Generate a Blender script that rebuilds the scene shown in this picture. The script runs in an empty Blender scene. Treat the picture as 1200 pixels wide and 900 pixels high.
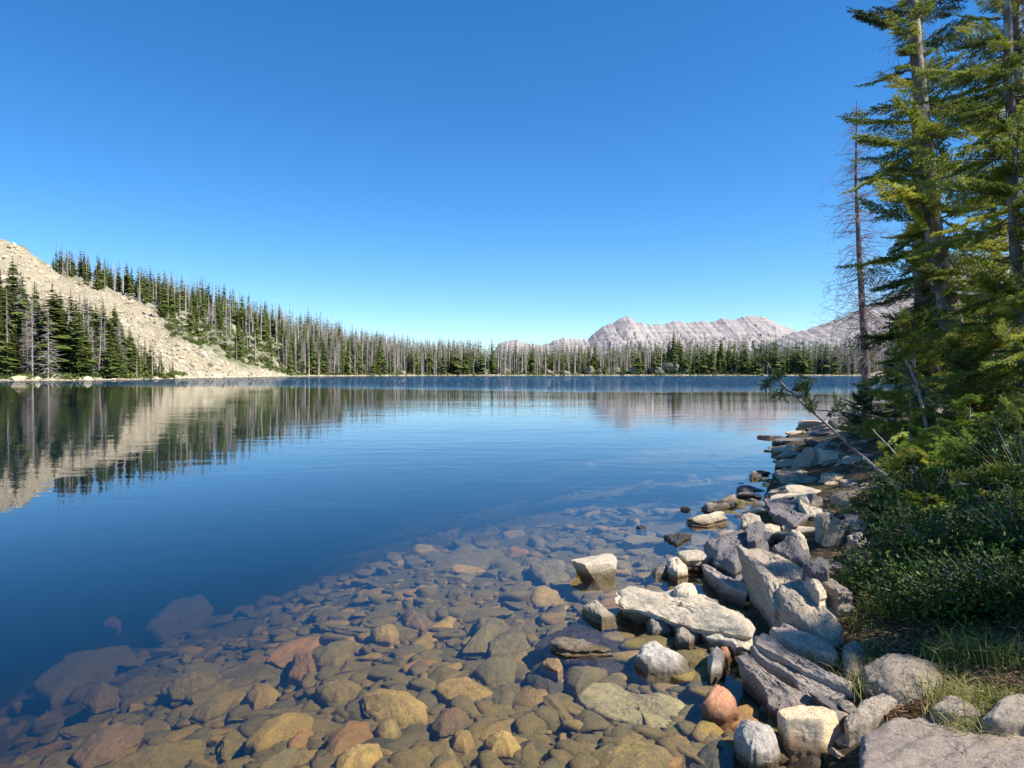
import bpy, math, random
import numpy as np
R = math.radians
rng = np.random.default_rng(11)
S = bpy.context.scene
C = S.collection

# ------------------------------------------------------------------ camera
F, CX, CY, HZ, H = 832.0, 600.0, 450.0, 437.0, 1.7
PITCH = math.atan((CY - HZ) / F)
cd = bpy.data.cameras.new('camera'); cam = bpy.data.objects.new('camera', cd); C.objects.link(cam)
cd.sensor_width = 36; cd.lens = F / 1200 * 36; cd.clip_start = 0.05; cd.clip_end = 30000
cam.location = (0, 0, H); cam.rotation_euler = (math.pi / 2 - PITCH, 0, 0)
S.camera = cam

# ------------------------------------------------------------------ light
SUN_EL, SUN_AZ = R(48), R(108)              # azimuth clockwise from +Y (view direction)
w = bpy.data.worlds.new('World'); S.world = w; w.use_nodes = True
nt = w.node_tree; nt.nodes.clear()
sky = nt.nodes.new('ShaderNodeTexSky'); sky.sky_type = 'NISHITA'; sky.sun_disc = False
sky.sun_elevation = SUN_EL; sky.sun_rotation = SUN_AZ
sky.altitude = 2500; sky.air_density = 1.1; sky.dust_density = 0.15; sky.ozone_density = 5.0
bg = nt.nodes.new('ShaderNodeBackground'); bg.inputs[1].default_value = 0.108
wo = nt.nodes.new('ShaderNodeOutputWorld')
hs = nt.nodes.new('ShaderNodeHueSaturation'); hs.inputs['Saturation'].default_value = 1.25; hs.inputs['Value'].default_value = 1.2
nt.links.new(sky.outputs[0], hs.inputs['Color']); nt.links.new(hs.outputs[0], bg.inputs[0]); nt.links.new(bg.outputs[0], wo.inputs[0])
sl = bpy.data.lights.new('sun', 'SUN'); sl.energy = 5.0; sl.angle = R(0.53); sl.color = (1, 0.95, 0.87)
so = bpy.data.objects.new('sun', sl); C.objects.link(so); so.location = (60, -20, 60)
so.rotation_euler = (math.pi / 2 - SUN_EL, 0, math.pi - SUN_AZ)
S.view_settings.view_transform = 'Standard'; S.view_settings.look = 'None'
S.view_settings.exposure = 0.62; S.view_settings.gamma = 1; S.view_settings.use_curve_mapping = False
cy = S.cycles
cy.max_bounces = 8; cy.diffuse_bounces = 2; cy.glossy_bounces = 3; cy.transmission_bounces = 3
cy.volume_bounces = 0; cy.transparent_max_bounces = 8; cy.use_denoising = True
cy.sample_clamp_indirect = 4; cy.caustics_reflective = False; cy.caustics_refractive = False

# ------------------------------------------------------------------ projection helpers
cp, sp = math.cos(PITCH), math.sin(PITCH)
def ray(px, py):
    a, b = (px - CX) / F, -(py - CY) / F
    return np.array([a, cp + b * sp, -sp + b * cp])
def on_z(px, py, z):
    d = ray(px, py); t = (z - H) / d[2]
    return np.array([0, 0, H]) + d * t
def at(px, py, Y):
    d = ray(px, py); return np.array([0, 0, H]) + d * (Y / d[1])
def proj(p):
    x, y, z = p[..., 0], p[..., 1], p[..., 2] - H
    f = y * cp - z * sp; u = y * sp + z * cp
    return CX + F * x / f, CY - F * u / f

# ------------------------------------------------------------------ noise
def _h(i, j, k, s):
    n = (i * 73856093) ^ (j * 19349663) ^ (k * 83492791) ^ (s * 2654435761)
    n = (n ^ (n >> 13)) * 1274126177 & 0x7fffffff
    n = (n ^ (n >> 15)) * 668265263 & 0x7fffffff
    return (n & 0xffff) / 65535.0
def vn(p, s=0):
    p = np.asarray(p, float); i = np.floor(p).astype(np.int64); f = p - i; f = f * f * (3 - 2 * f)
    r = 0
    for a in (0, 1):
        for b in (0, 1):
            for c in (0, 1):
                wgt = (f[..., 0] if a else 1 - f[..., 0]) * (f[..., 1] if b else 1 - f[..., 1]) * (f[..., 2] if c else 1 - f[..., 2])
                r = r + wgt * _h(i[..., 0] + a, i[..., 1] + b, i[..., 2] + c, s)
    return r * 2 - 1
def fbm(p, o=4, s=0, g=0.5):
    p = np.asarray(p, float); r = 0; a = 1
    for k in range(o): r = r + a * vn(p * 2 ** k + 7.3 * k, s + k); a *= g
    return r
def sst(a, b, x):
    t = np.clip((x - a) / (b - a), 0, 1); return t * t * (3 - 2 * t)

# ------------------------------------------------------------------ objects
def mesh(name, v, f, mats=(), smooth=False, attr=None, midx=None):
    """v (n,3), f (m,k) or list of such arrays"""
    fs = f if isinstance(f, list) else [f]
    fs = [np.asarray(a, np.int32) for a in fs if len(a)]
    me = bpy.data.meshes.new(name)
    v = np.asarray(v, np.float32)
    me.vertices.add(len(v)); me.vertices.foreach_set('co', v.ravel())
    nl = sum(a.size for a in fs); nf = sum(len(a) for a in fs)
    me.loops.add(nl); me.loops.foreach_set('vertex_index', np.concatenate([a.ravel() for a in fs]))
    me.polygons.add(nf)
    tot = np.concatenate([np.full(len(a), a.shape[1], np.int32) for a in fs])
    st = np.concatenate([[0], np.cumsum(tot)[:-1]]).astype(np.int32)
    me.polygons.foreach_set('loop_start', st)
    me.polygons.foreach_set('loop_total', tot)
    if midx is not None: me.polygons.foreach_set('material_index', np.asarray(midx, np.int32))
    me.update(calc_edges=True)
    me.polygons.foreach_set('use_smooth', np.full(nf, bool(smooth)))
    for m in mats: me.materials.append(m)
    if attr is not None:
        a = me.attributes.new('tint', 'FLOAT', 'POINT'); a.data.foreach_set('value', np.asarray(attr, np.float32))
    return me
def link(name, me, parent=None, loc=None):
    o = bpy.data.objects.new(name, me); C.objects.link(o)
    if parent is not None: o.parent = parent
    if loc is not None: o.location = loc
    return o
def tag(o, label=None, cat=None, group=None, kind=None):
    if label: o['label'] = label
    if cat: o['category'] = cat
    if group: o['group'] = group
    if kind: o['kind'] = kind
    return o
def empty(name, loc): return link(name, None, None, tuple(float(a) for a in loc))

# ------------------------------------------------------------------ materials
class N:
    def __init__(s, name):
        s.m = bpy.data.materials.new(name); s.m.use_nodes = True; s.t = s.m.node_tree; s.t.nodes.clear()
        s.out = s.t.nodes.new('ShaderNodeOutputMaterial')
    def n(s, typ, ins=None, **kw):
        a = s.t.nodes.new('ShaderNode' + typ)
        for k, v in kw.items(): setattr(a, k, v)
        for k, v in (ins or {}).items(): s.set(a.inputs[k], v)
        return a
    def set(s, i, v):
        if isinstance(v, bpy.types.NodeSocket): s.t.links.new(v, i)
        else: i.default_value = v
    def noise(s, vec, sc, det=4, rough=0.55, dist=0):
        return s.n('TexNoise', {'Vector': vec, 'Scale': sc, 'Detail': det, 'Roughness': rough, 'Distortion': dist}).outputs[0]
    def ramp(s, fac, stops):
        a = s.n('ValToRGB', {0: fac}); e = a.color_ramp.elements
        while len(e) < len(stops): e.new(0.5)
        for x, (p, c) in zip(e, stops):
            x.position = p; x.color = (c, c, c, 1) if isinstance(c, (int, float)) else (*c, 1)
        return a.outputs[0]
    def mix(s, f, a, b, mode='MIX'):
        x = s.n('Mix', data_type='RGBA', blend_type=mode)
        s.set(x.inputs[0], f)
        for i, c in ((6, a), (7, b)): s.set(x.inputs[i], (*c, 1) if isinstance(c, tuple) and len(c) == 3 else c)
        return x.outputs[2]
    def math(s, op, a, b=0.0, clamp=False):
        x = s.n('Math', {0: a, 1: b}, operation=op); x.use_clamp = clamp; return x.outputs[0]
    def bump(s, h, st, dist=0.02, nrm=None):
        ins = {'Height': h, 'Strength': st, 'Distance': dist}
        if nrm is not None: ins['Normal'] = nrm
        return s.n('Bump', ins).outputs[0]
    def pos(s): return s.n('NewGeometry').outputs['Position']
    def obj(s): return s.n('TexCoord').outputs['Object']
    def rnd(s): return s.n('ObjectInfo').outputs['Random']
    def mapv(s, vec, scale=(1, 1, 1), rot=(0, 0, 0)):
        return s.n('Mapping', {0: vec, 'Scale': scale, 'Rotation': rot}).outputs[0]
    def principled(s, col, rough=0.85, nrm=None, spec=0.3):
        p = s.n('BsdfPrincipled', {'Base Color': col if isinstance(col, bpy.types.NodeSocket) else (*col, 1), 'Roughness': rough, 'Specular IOR Level': spec})
        if nrm is not None: s.set(p.inputs['Normal'], nrm)
        s.t.links.new(p.outputs[0], s.out.inputs[0]); return p

def rock_mat(name, c1, c2, c3, lich=0.35, grain=(1, 1, 1), wet=True, algae=None, spot=None):
    k = N(name); P = k.pos(); O = k.obj()
    v = k.mapv(P, grain, (0.1, 0.25, 0.6))
    rv = k.n('VectorMath', {0: v}, operation='ADD'); k.set(rv.inputs[1], k.n('CombineXYZ', {0: k.math('MULTIPLY', k.rnd(), 40.0), 1: k.math('MULTIPLY', k.rnd(), 17.0)}).outputs[0]); v = rv.outputs[0]
    big = k.ramp(k.noise(v, 4.5, 5, 0.6, 0.4), [(0.35, 0.0), (0.68, 1.0)])
    col = k.mix(big, c1, c2)
    streak = k.ramp(k.noise(k.mapv(v, (1, 1, 4)), 11, 6, 0.7, 1.2), [(0.45, 0.0), (0.72, 1.0)])
    col = k.mix(k.math('MULTIPLY', streak, 0.7), col, c3)
    fine = k.noise(v, 90, 5, 0.75)
    col = k.mix(0.65, col, k.ramp(fine, [(0.32, 0.22), (0.5, 0.62), (0.68, 1.0)]), 'MULTIPLY')
    col = k.mix(1.0, col, (1.5, 1.5, 1.5), 'MULTIPLY')
    lm = k.ramp(k.noise(v, 26, 5, 0.7), [(0.58, 0.0), (0.66, 1.0)])
    col = k.mix(k.math('MULTIPLY', lm, lich), col, spot or (0.05, 0.05, 0.045))
    hv = k.math('MULTIPLY_ADD', k.rnd(), 0.5); k.t.nodes[-1].inputs[2].default_value = 0.75
    col = k.mix(1.0, col, k.n('CombineColor', {0: hv, 1: hv, 2: hv}).outputs[0], 'MULTIPLY')
    z = k.n('SeparateXYZ', {0: P}).outputs[2]
    rough = 0.88
    if algae:
        col = k.mix(k.ramp(k.noise(P, 9, 4), [(0.35, 0.0), (0.65, 0.65)]), col, algae)
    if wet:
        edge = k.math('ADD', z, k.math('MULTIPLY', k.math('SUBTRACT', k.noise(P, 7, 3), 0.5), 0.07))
        wet_shade = k.n('MapRange', {0: edge, 1: 0.035, 2: 0.085, 3: 1.0, 4: 0.0}).outputs[0]  # waterline wetness, band raised so it also paints the shade on slab flanks
        col = k.mix(wet_shade, col, k.mix(1.0, col, (0.30, 0.26, 0.20), 'MULTIPLY'))
        rough = k.n('MapRange', {0: wet_shade, 3: 0.88, 4: 0.3}).outputs[0]
    cr = k.ramp(k.n('TexVoronoi', {'Vector': k.mapv(v, (1, 1, 2.5)), 'Scale': 6.0, 'Randomness': 1.0}, feature='DISTANCE_TO_EDGE').outputs[0], [(0.0, 0.0), (0.03, 1.0)])
    b1 = k.bump(k.noise(v, 22, 8, 0.72, 0.6), 1.0, 0.014)
    b2 = k.bump(k.noise(k.mapv(v, (1, 1, 5)), 55, 6, 0.75), 1.0, 0.005, b1)
    b3 = k.bump(cr, 0.25, 0.008, b2)
    k.principled(col, rough, b3, 0.35)
    return k.m

M = {}
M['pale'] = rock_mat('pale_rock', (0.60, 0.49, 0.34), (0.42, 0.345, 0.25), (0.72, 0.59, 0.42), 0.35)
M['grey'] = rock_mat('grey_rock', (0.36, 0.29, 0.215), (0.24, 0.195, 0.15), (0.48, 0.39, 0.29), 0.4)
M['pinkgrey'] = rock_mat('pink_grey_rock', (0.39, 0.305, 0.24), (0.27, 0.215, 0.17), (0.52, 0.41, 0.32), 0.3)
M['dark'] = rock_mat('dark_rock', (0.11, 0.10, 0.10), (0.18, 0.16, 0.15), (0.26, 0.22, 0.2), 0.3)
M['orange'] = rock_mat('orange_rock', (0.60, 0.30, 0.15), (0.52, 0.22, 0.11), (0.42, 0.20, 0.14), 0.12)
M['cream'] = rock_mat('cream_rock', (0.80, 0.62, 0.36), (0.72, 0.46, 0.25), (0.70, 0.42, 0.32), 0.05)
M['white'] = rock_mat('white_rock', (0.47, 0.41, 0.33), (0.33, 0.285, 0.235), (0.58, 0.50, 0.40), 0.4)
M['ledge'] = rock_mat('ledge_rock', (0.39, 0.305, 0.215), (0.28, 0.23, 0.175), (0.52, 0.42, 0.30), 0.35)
def sub_mat(name, a, b, c):
    a, b, c = (tuple(x * q for x, q in zip(t, (.84, .78, .68))) for t in (a, b, c))
    return rock_mat(name, a, b, c, 0.35, wet=False, algae=tuple(0.75 * (x + y) / 2 for x, y in zip(a, (0.2, 0.18, 0.08))), spot=(0.10, 0.10, 0.05))
M['s_olive'] = sub_mat('olive_algae_rock', (0.33, 0.245, 0.09), (0.18, 0.145, 0.07), (0.44, 0.33, 0.11))
M['s_gold'] = sub_mat('golden_algae_rock', (0.54, 0.37, 0.12), (0.36, 0.26, 0.10), (0.62, 0.44, 0.15))
M['s_orange'] = sub_mat('rusty_algae_rock', (0.50, 0.27, 0.10), (0.34, 0.20, 0.09), (0.46, 0.26, 0.10))
M['s_grey'] = sub_mat('grey_brown_algae_rock', (0.27, 0.215, 0.10), (0.15, 0.13, 0.07), (0.36, 0.29, 0.12))
M['s_dark'] = sub_mat('dark_algae_rock', (0.09, 0.08, 0.06), (0.065, 0.06, 0.05), (0.14, 0.12, 0.07))
M['s_red'] = sub_mat('reddish_algae_rock', (0.27, 0.17, 0.10), (0.18, 0.12, 0.08), (0.33, 0.22, 0.12))
M['s_mott'] = rock_mat('mottled_lichen_rock', (0.46, 0.37, 0.16), (0.28, 0.24, 0.13), (0.58, 0.47, 0.22), 0.8, wet=False, spot=(0.12, 0.11, 0.08))

def bark_mat(name, a, b, c):
    k = N(name); P = k.pos()
    v = k.mapv(P, (1, 1, 0.35))
    col = k.mix(k.ramp(k.noise(v, 14, 6, 0.7), [(0.35, 0.0), (0.65, 1.0)]), a, b)
    col = k.mix(k.ramp(k.noise(P, 3.5, 5, 0.7), [(0.5, 0.0), (0.6, 1.0)]), col, c)
    k.principled(col, 0.9, k.bump(k.noise(v, 30, 6, 0.7), 0.8, 0.010)); return k.m
M['bark'] = bark_mat('fir_bark', (0.24, 0.19, 0.155), (0.12, 0.095, 0.08), (0.46, 0.42, 0.37))
M['bark_pale'] = bark_mat('pale_bark', (0.30, 0.26, 0.22), (0.18, 0.15, 0.13), (0.5, 0.47, 0.43))
M['dead'] = bark_mat('weathered_wood', (0.42, 0.37, 0.32), (0.28, 0.23, 0.2), (0.55, 0.5, 0.45))
M['twig'] = bark_mat('dry_twig', (0.22, 0.18, 0.15), (0.12, 0.1, 0.09), (0.34, 0.3, 0.27))
M['snag_bark'] = bark_mat('snag_bark', (0.24, 0.15, 0.13), (0.15, 0.10, 0.09), (0.36, 0.28, 0.25))
M['snag_twig'] = bark_mat('snag_twig', (0.30, 0.22, 0.20), (0.2, 0.15, 0.14), (0.42, 0.36, 0.34))

def leaf_mat(name, a, b, c, tr=0.3, rough=0.55, useobj=True):
    """a dark, b mid, c bright mixed by the per-vertex tint"""
    k = N(name); t = k.n('Attribute', attribute_name='tint').outputs['Fac']
    col = k.ramp(t, [(0.0, a), (0.5, b), (1.0, c)])
    if useobj:
        hv = k.math('MULTIPLY_ADD', k.rnd(), 0.5); k.t.nodes[-1].inputs[2].default_value = 0.75
        col = k.mix(1.0, col, k.n('CombineColor', {0: hv, 1: hv, 2: k.math('MULTIPLY', hv, 0.95)}).outputs[0], 'MULTIPLY')
    p = k.n('BsdfPrincipled', {'Base Color': col, 'Roughness': rough, 'Specular IOR Level': 0.25})
    tl = k.n('BsdfTranslucent', {0: col}); mx = k.n('MixShader', {0: tr, 1: p.outputs[0], 2: tl.outputs[0]})
    k.t.links.new(mx.outputs[0], k.out.inputs[0]); return k.m
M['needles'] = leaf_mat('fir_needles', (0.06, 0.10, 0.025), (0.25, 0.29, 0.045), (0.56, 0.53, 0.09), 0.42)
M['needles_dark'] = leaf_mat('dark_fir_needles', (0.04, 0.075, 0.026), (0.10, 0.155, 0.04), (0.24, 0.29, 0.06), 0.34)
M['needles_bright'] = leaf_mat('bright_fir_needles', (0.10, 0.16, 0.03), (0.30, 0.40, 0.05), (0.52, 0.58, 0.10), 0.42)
M['leaves'] = leaf_mat('shrub_leaves', (0.025, 0.05, 0.014), (0.065, 0.12, 0.025), (0.22, 0.30, 0.05), 0.35)
M['far_green'] = leaf_mat('spruce_foliage', (0.07, 0.095, 0.028), (0.17, 0.21, 0.05), (0.30, 0.33, 0.08), 0.3, 0.8)
M['far_dead'] = leaf_mat('dead_foliage', (0.24, 0.18, 0.16), (0.36, 0.30, 0.265), (0.52, 0.47, 0.43), 0.0, 0.9)
M['scrub'] = leaf_mat('scrub_leaves', (0.06, 0.09, 0.025), (0.13, 0.165, 0.04), (0.23, 0.25, 0.06), 0.2, 0.8)
M['grass'] = leaf_mat('grass_blades', (0.08, 0.12, 0.03), (0.26, 0.28, 0.07), (0.52, 0.42, 0.18), 0.3)
M['litter'] = leaf_mat('dry_litter', (0.12, 0.06, 0.03), (0.32, 0.16, 0.08), (0.45, 0.33, 0.2), 0.1)

# ------------------------------------------------------------------ terrain functions
def px2w(px, D): return ((px - CX) / F * D, D)
shore_D = [(0, 150), (60, 154), (100, 160), (150, 172), (200, 205), (250, 240), (300, 285), (345, 345), (420, 400), (500, 440), (640, 470), (800, 465), (1000, 455)]
LAKE = [(-12, -9), (-4, -4.5), (-0.6, 0.2), (0.5, 1.7), (1.35, 3.0), (1.62, 4.5), (1.85, 6.3), (2.9, 8.4), (4.1, 11.2), (6.3, 16.5), (8.2, 20.5), (13.3, 28), (30, 42), (60, 70), (120, 160), (190, 300), (235, 400)] + \
       [px2w(p, d) for p, d in reversed(shore_D)] + [(-140, 120), (-120, 60), (-60, 10), (-25, -11)]
LK = np.array(LAKE, float)
def lake_sd(x, y):
    """signed distance: positive on land, negative in the lake"""
    x = np.asarray(x, float); y = np.asarray(y, float)
    best = np.full(x.shape, 1e9); inside = np.zeros(x.shape, bool)
    for i in range(len(LK)):
        a, b = LK[i], LK[(i + 1) % len(LK)]
        dx, dy = b - a; L = dx * dx + dy * dy
        t = np.clip(((x - a[0]) * dx + (y - a[1]) * dy) / L, 0, 1)
        best = np.minimum(best, np.hypot(x - a[0] - t * dx, y - a[1] - t * dy))
        c = ((a[1] > y) != (b[1] > y)) & (x < (b[0] - a[0]) * (y - a[1]) / (b[1] - a[1] + 1e-12) + a[0])
        inside ^= c
    return np.where(inside, -best, best)
e_px = [-400, -200, 0, 30, 65, 100, 150, 200, 300, 350, 400, 450, 500, 600, 1200]
e_v = [200, 186, 149, 141, 118, 106, 92, 80, 50, 34, 20, 11, 5, 3, 3]
yr_v = [430, 430, 430, 430, 430, 425, 420, 420, 430, 450, 480, 520, 600, 650, 650]
def height(x, y):
    x = np.asarray(x, float); y = np.asarray(y, float)
    sd = lake_sd(x, y)
    n = fbm(np.stack([x * 0.9, y * 0.9, x * 0], -1), 4, 3)
    n2 = fbm(np.stack([x * 0.11, y * 0.11, x * 0], -1), 3, 9)
    d = np.maximum(sd, 0)
    near = np.exp(-np.maximum(np.hypot(x, y) - 30, 0) / 25)
    land = 0.03 + near * (0.05 * np.minimum(d, .8) + 0.30 * sst(.45, 2.0, d) + 0.05 * np.minimum(d, 14)) + (1 - near) * (0.08 * np.minimum(d, 30)) \
        + np.minimum(d * 0.25, 0.07) * (n + 1.2) * 0.7 + np.minimum(d * 0.05, 0.8) * (n2 + 1) * 0.6
    # hills beyond the lake, to the left and ahead
    yy = np.maximum(y, 20); px = CX + F * x / yy
    ridge = np.interp(px, e_px, e_v) ; yr = np.interp(px, e_px, yr_v)
    sD = np.interp(px, [p for p, _ in shore_D], [q for _, q in shore_D])
    st = sD + np.interp(px, [-100, 150, 230, 330, 2000], [35, 25, 8, 2, 4])
    rz = ridge / F * yr + 1.7
    t = (y - st) / (yr - st)
    tt = np.clip(t, 0, 1); tt = np.where(tt < 0.12, tt * tt / 0.24, tt - 0.06) / 0.94
    over = np.clip(t - 1, 0, 3)
    hill = rz * tt * (1 - 0.25 * np.minimum(over, 1.5))
    rough = np.clip(hill, 0, 6) / 6
    hill = hill + rough * (n2 * 1.6 + 0.8 * n)
    land = land + np.where((y > 100) & (sd > 0), np.maximum(hill, 0), 0)
    dd = np.maximum(-sd, 0)
    bed = -(0.03 + 0.08 * np.minimum(dd, 14) + 0.015 * np.minimum(dd, 14) ** 2 - .05 * np.clip(dd - 1.5, 0, 5) * fbm(np.stack([x * .45, y * .3, x * 0], -1), 3, 15) + 0.02 * np.clip(dd - 14, 0, 60)) \
        + np.minimum(dd * 0.3, 0.05) * n
    bed = bed - .11 * np.clip(-x - 1.3 - .15 * np.maximum(y - 6, 0), 0, 5) * np.clip(dd, 0, 1) * (y < 40)
    return np.where(sd > 0, land, np.minimum(bed, -0.01))
def hz(x, y): return float(height(np.array([x]), np.array([y]))[0])

# talus (scree) mask in world space: lies between the near stand and the boundary line
TL = [(-400, 200), (0, 270), (66, 322), (110, 341), (150, 347), (180, 364), (200, 392), (240, 412), (285, 428), (335, 440), (2000, 441)]
def talus_line(px): return np.interp(px, [a for a, _ in TL], [b for _, b in TL])
def is_talus(x, y, z):
    px, py = proj(np.stack([x, y, z], -1))
    return (py > talus_line(px) + 4 * vn(np.stack([x * .05, y * .05, x * 0], -1), 5)) & (px < 338) & (y > 150)

# ------------------------------------------------------------------ ground sheet
def build_ground():
    front = np.linspace(-48, 48, 520); rest = np.linspace(48, 312, 90)[1:-1]
    az = np.radians(np.concatenate([front, rest]))
    r = np.concatenate([np.geomspace(0.5, 40, 240), np.geomspace(40, 900, 200)[1:], np.geomspace(900, 14000, 24)[1:]])
    A, RR = np.meshgrid(az, r); x = RR * np.sin(A); y = RR * np.cos(A)
    z = height(x, y)
    far = sst(900, 1500, RR); z = z * (1 - far) + 4 * far
    n, m = len(r), len(az)
    v = np.stack([x, y, z], -1).reshape(-1, 3)
    i = np.arange(n - 1)[:, None] * m + np.arange(m)[None]; j = np.arange(n - 1)[:, None] * m + (np.arange(m)[None] + 1) % m
    q = np.stack([i, i + m, j + m, j], -1).reshape(-1, 4)
    v = np.vstack([v, [[0, 0, hz(0, 0)]]])
    c = len(v) - 1; k = np.arange(m); tri = np.stack([np.full(m, c), k, (k + 1) % m], -1)
    tal = is_talus(v[:, 0], v[:, 1], v[:, 2]).astype(float)
    k = N('ground_soil'); P = k.pos(); zz = k.n('SeparateXYZ', {0: P}).outputs[2]
    t = k.n('Attribute', attribute_name='tint').outputs['Fac']
    soil = k.mix(k.ramp(k.noise(P, 6, 6, 0.7), [(0.35, 0.0), (0.65, 1.0)]), (0.045, 0.033, 0.02), (0.085, 0.062, 0.036))
    soil = k.mix(k.ramp(k.noise(P, 1.4, 5, 0.6), [(0.5, 0.0), (0.65, 0.5)]), soil, (0.07, 0.075, 0.028))
    soil = k.mix(k.ramp(k.noise(P, 45, 4, 0.7), [(0.5, 0.0), (0.7, 0.6)]), soil, (0.24, 0.18, 0.09))
    bed = k.mix(k.ramp(k.noise(P, 9, 6, 0.7), [(0.3, 0.0), (0.7, 1.0)]), (0.10, 0.085, 0.045), (0.19, 0.155, 0.08))
    bed = k.mix(k.ramp(k.noise(P, 50, 5, 0.7), [(0.45, 0.0), (0.7, 0.6)]), bed, (0.26, 0.20, 0.09))
    forest = k.mix(k.ramp(k.noise(P, 0.12, 6, 0.7), [(0.4, 0.0), (0.62, 1.0)]), (0.20, 0.20, 0.09), (0.50, 0.45, 0.33))
    farm = k.n('MapRange', {0: k.n('VectorMath', {0: P}, operation='LENGTH').outputs['Value'], 1: 60.0, 2: 120.0}).outputs[0]
    soil = k.mix(farm, soil, forest)
    tl = k.mix(k.ramp(k.noise(P, 0.35, 8, 0.8), [(0.35, 0.0), (0.65, 1.0)]), (0.40, 0.32, 0.21), (0.62, 0.53, 0.36))
    soil = k.mix(t, soil, tl)
    sand = k.n('MapRange', {0: zz, 1: 0.05, 2: 0.5, 3: 1.0, 4: 0.0}).outputs[0]
    soil = k.mix(k.math('MULTIPLY', sand, farm), soil, (0.5, 0.44, 0.33))
    um = k.n('MapRange', {0: zz, 1: -0.01, 2: 0.025}).outputs[0]
    col = k.mix(um, bed, soil)
    b = k.bump(k.noise(P, 25, 7, 0.7), 0.8, 0.015); b = k.bump(k.noise(P, 0.7, 6, 0.8), k.math('MULTIPLY', farm, 1.0), 1.2, b)
    k.principled(col, 0.95, b, 0.1)
    tag(link('ground', mesh('ground', v, [q, tri], [k.m], True, tal)), kind='structure')
build_ground()

# ------------------------------------------------------------------ lake water (closed body with a rippled top)
def build_water():
    k = N('lake_water'); P = k.pos(); sx = k.n('SeparateXYZ', {0: P})
    Y = sx.outputs[1]; X = sx.outputs[0]
    wob = k.math('MULTIPLY', k.math('SUBTRACT', k.noise(P, 0.02, 3), 0.5), 60.0)
    yw = k.math('ADD', k.math('ADD', Y, wob), k.math('MULTIPLY', X, 0.25))
    wind = k.n('MapRange', {0: yw, 1: 62.0, 2: 110.0}, interpolation_type='SMOOTHSTEP').outputs[0]
    near = k.n('MapRange', {0: Y, 1: 5.0, 2: 22.0, 3: 0.25, 4: 1.0}).outputs[0]
    n1 = k.noise(k.mapv(P, (0.35, 1.0, 1), (0, 0, 0.12)), 5.5, 2, 0.5, 0.3)
    n2 = k.noise(k.mapv(P, (0.5, 1.0, 1), (0, 0, -0.2)), 1.3, 2, 0.5, 0.4)
    n3 = k.noise(k.mapv(P, (0.5, 1.0, 1), (0, 0, 0.05)), 1.9, 4, 0.65)
    calm = k.math('ADD', k.math('MULTIPLY', n1, 0.0016), k.math('MULTIPLY', n2, 0.0075))
    patch = k.n('MapRange', {0: k.noise(k.mapv(P, (.5, 1, 1)), 0.11, 3), 1: .38, 2: .62, 3: .45, 4: 1.5}).outputs[0]
    calm = k.math('MULTIPLY', k.math('MULTIPLY', calm, near), patch)
    h = k.math('ADD', calm, k.math('MULTIPLY', k.math('MULTIPLY', n3, wind), 0.24))
    b = k.bump(h, 1.0, 1.0)
    g = k.n('BsdfGlossy', {'Color': (1, 1, 1, 1), 'Roughness': 0.0, 'Normal': b})
    tr = k.n('BsdfTransparent', {0: (1, 1, 1, 1)})
    fr = k.n('Fresnel', {'IOR': 1.333, 'Normal': b})
    mx = k.n('MixShader', {0: fr.outputs[0], 1: tr.outputs[0], 2: g.outputs[0]})
    k.t.links.new(mx.outputs[0], k.out.inputs[0])
    ab = k.n('VolumeAbsorption', {'Color': (0.58, 0.54, 0.24, 1), 'Density': 0.80})
    sc = k.n('VolumeScatter', {'Color': (0.0, 0.17, 0.78, 1), 'Density': 0.095})
    ad = k.n('AddShader', {0: ab.outputs[0], 1: sc.outputs[0]})
    k.t.links.new(ad.outputs[0], k.out.inputs['Volume'])
    x0, x1, y0, y1, zb = -260, 330, -30, 520, -14
    v = [(x0, y0, 0), (x1, y0, 0), (x1, y1, 0), (x0, y1, 0), (x0, y0, zb), (x1, y0, zb), (x1, y1, zb), (x0, y1, zb)]
    f = np.array([(0, 1, 2, 3), (7, 6, 5, 4), (0, 4, 5, 1), (1, 5, 6, 2), (2, 6, 7, 3), (3, 7, 4, 0)])
    tag(link('lake_water', mesh('lake_water', v, f, [k.m])), kind='structure')
build_water()

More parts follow.
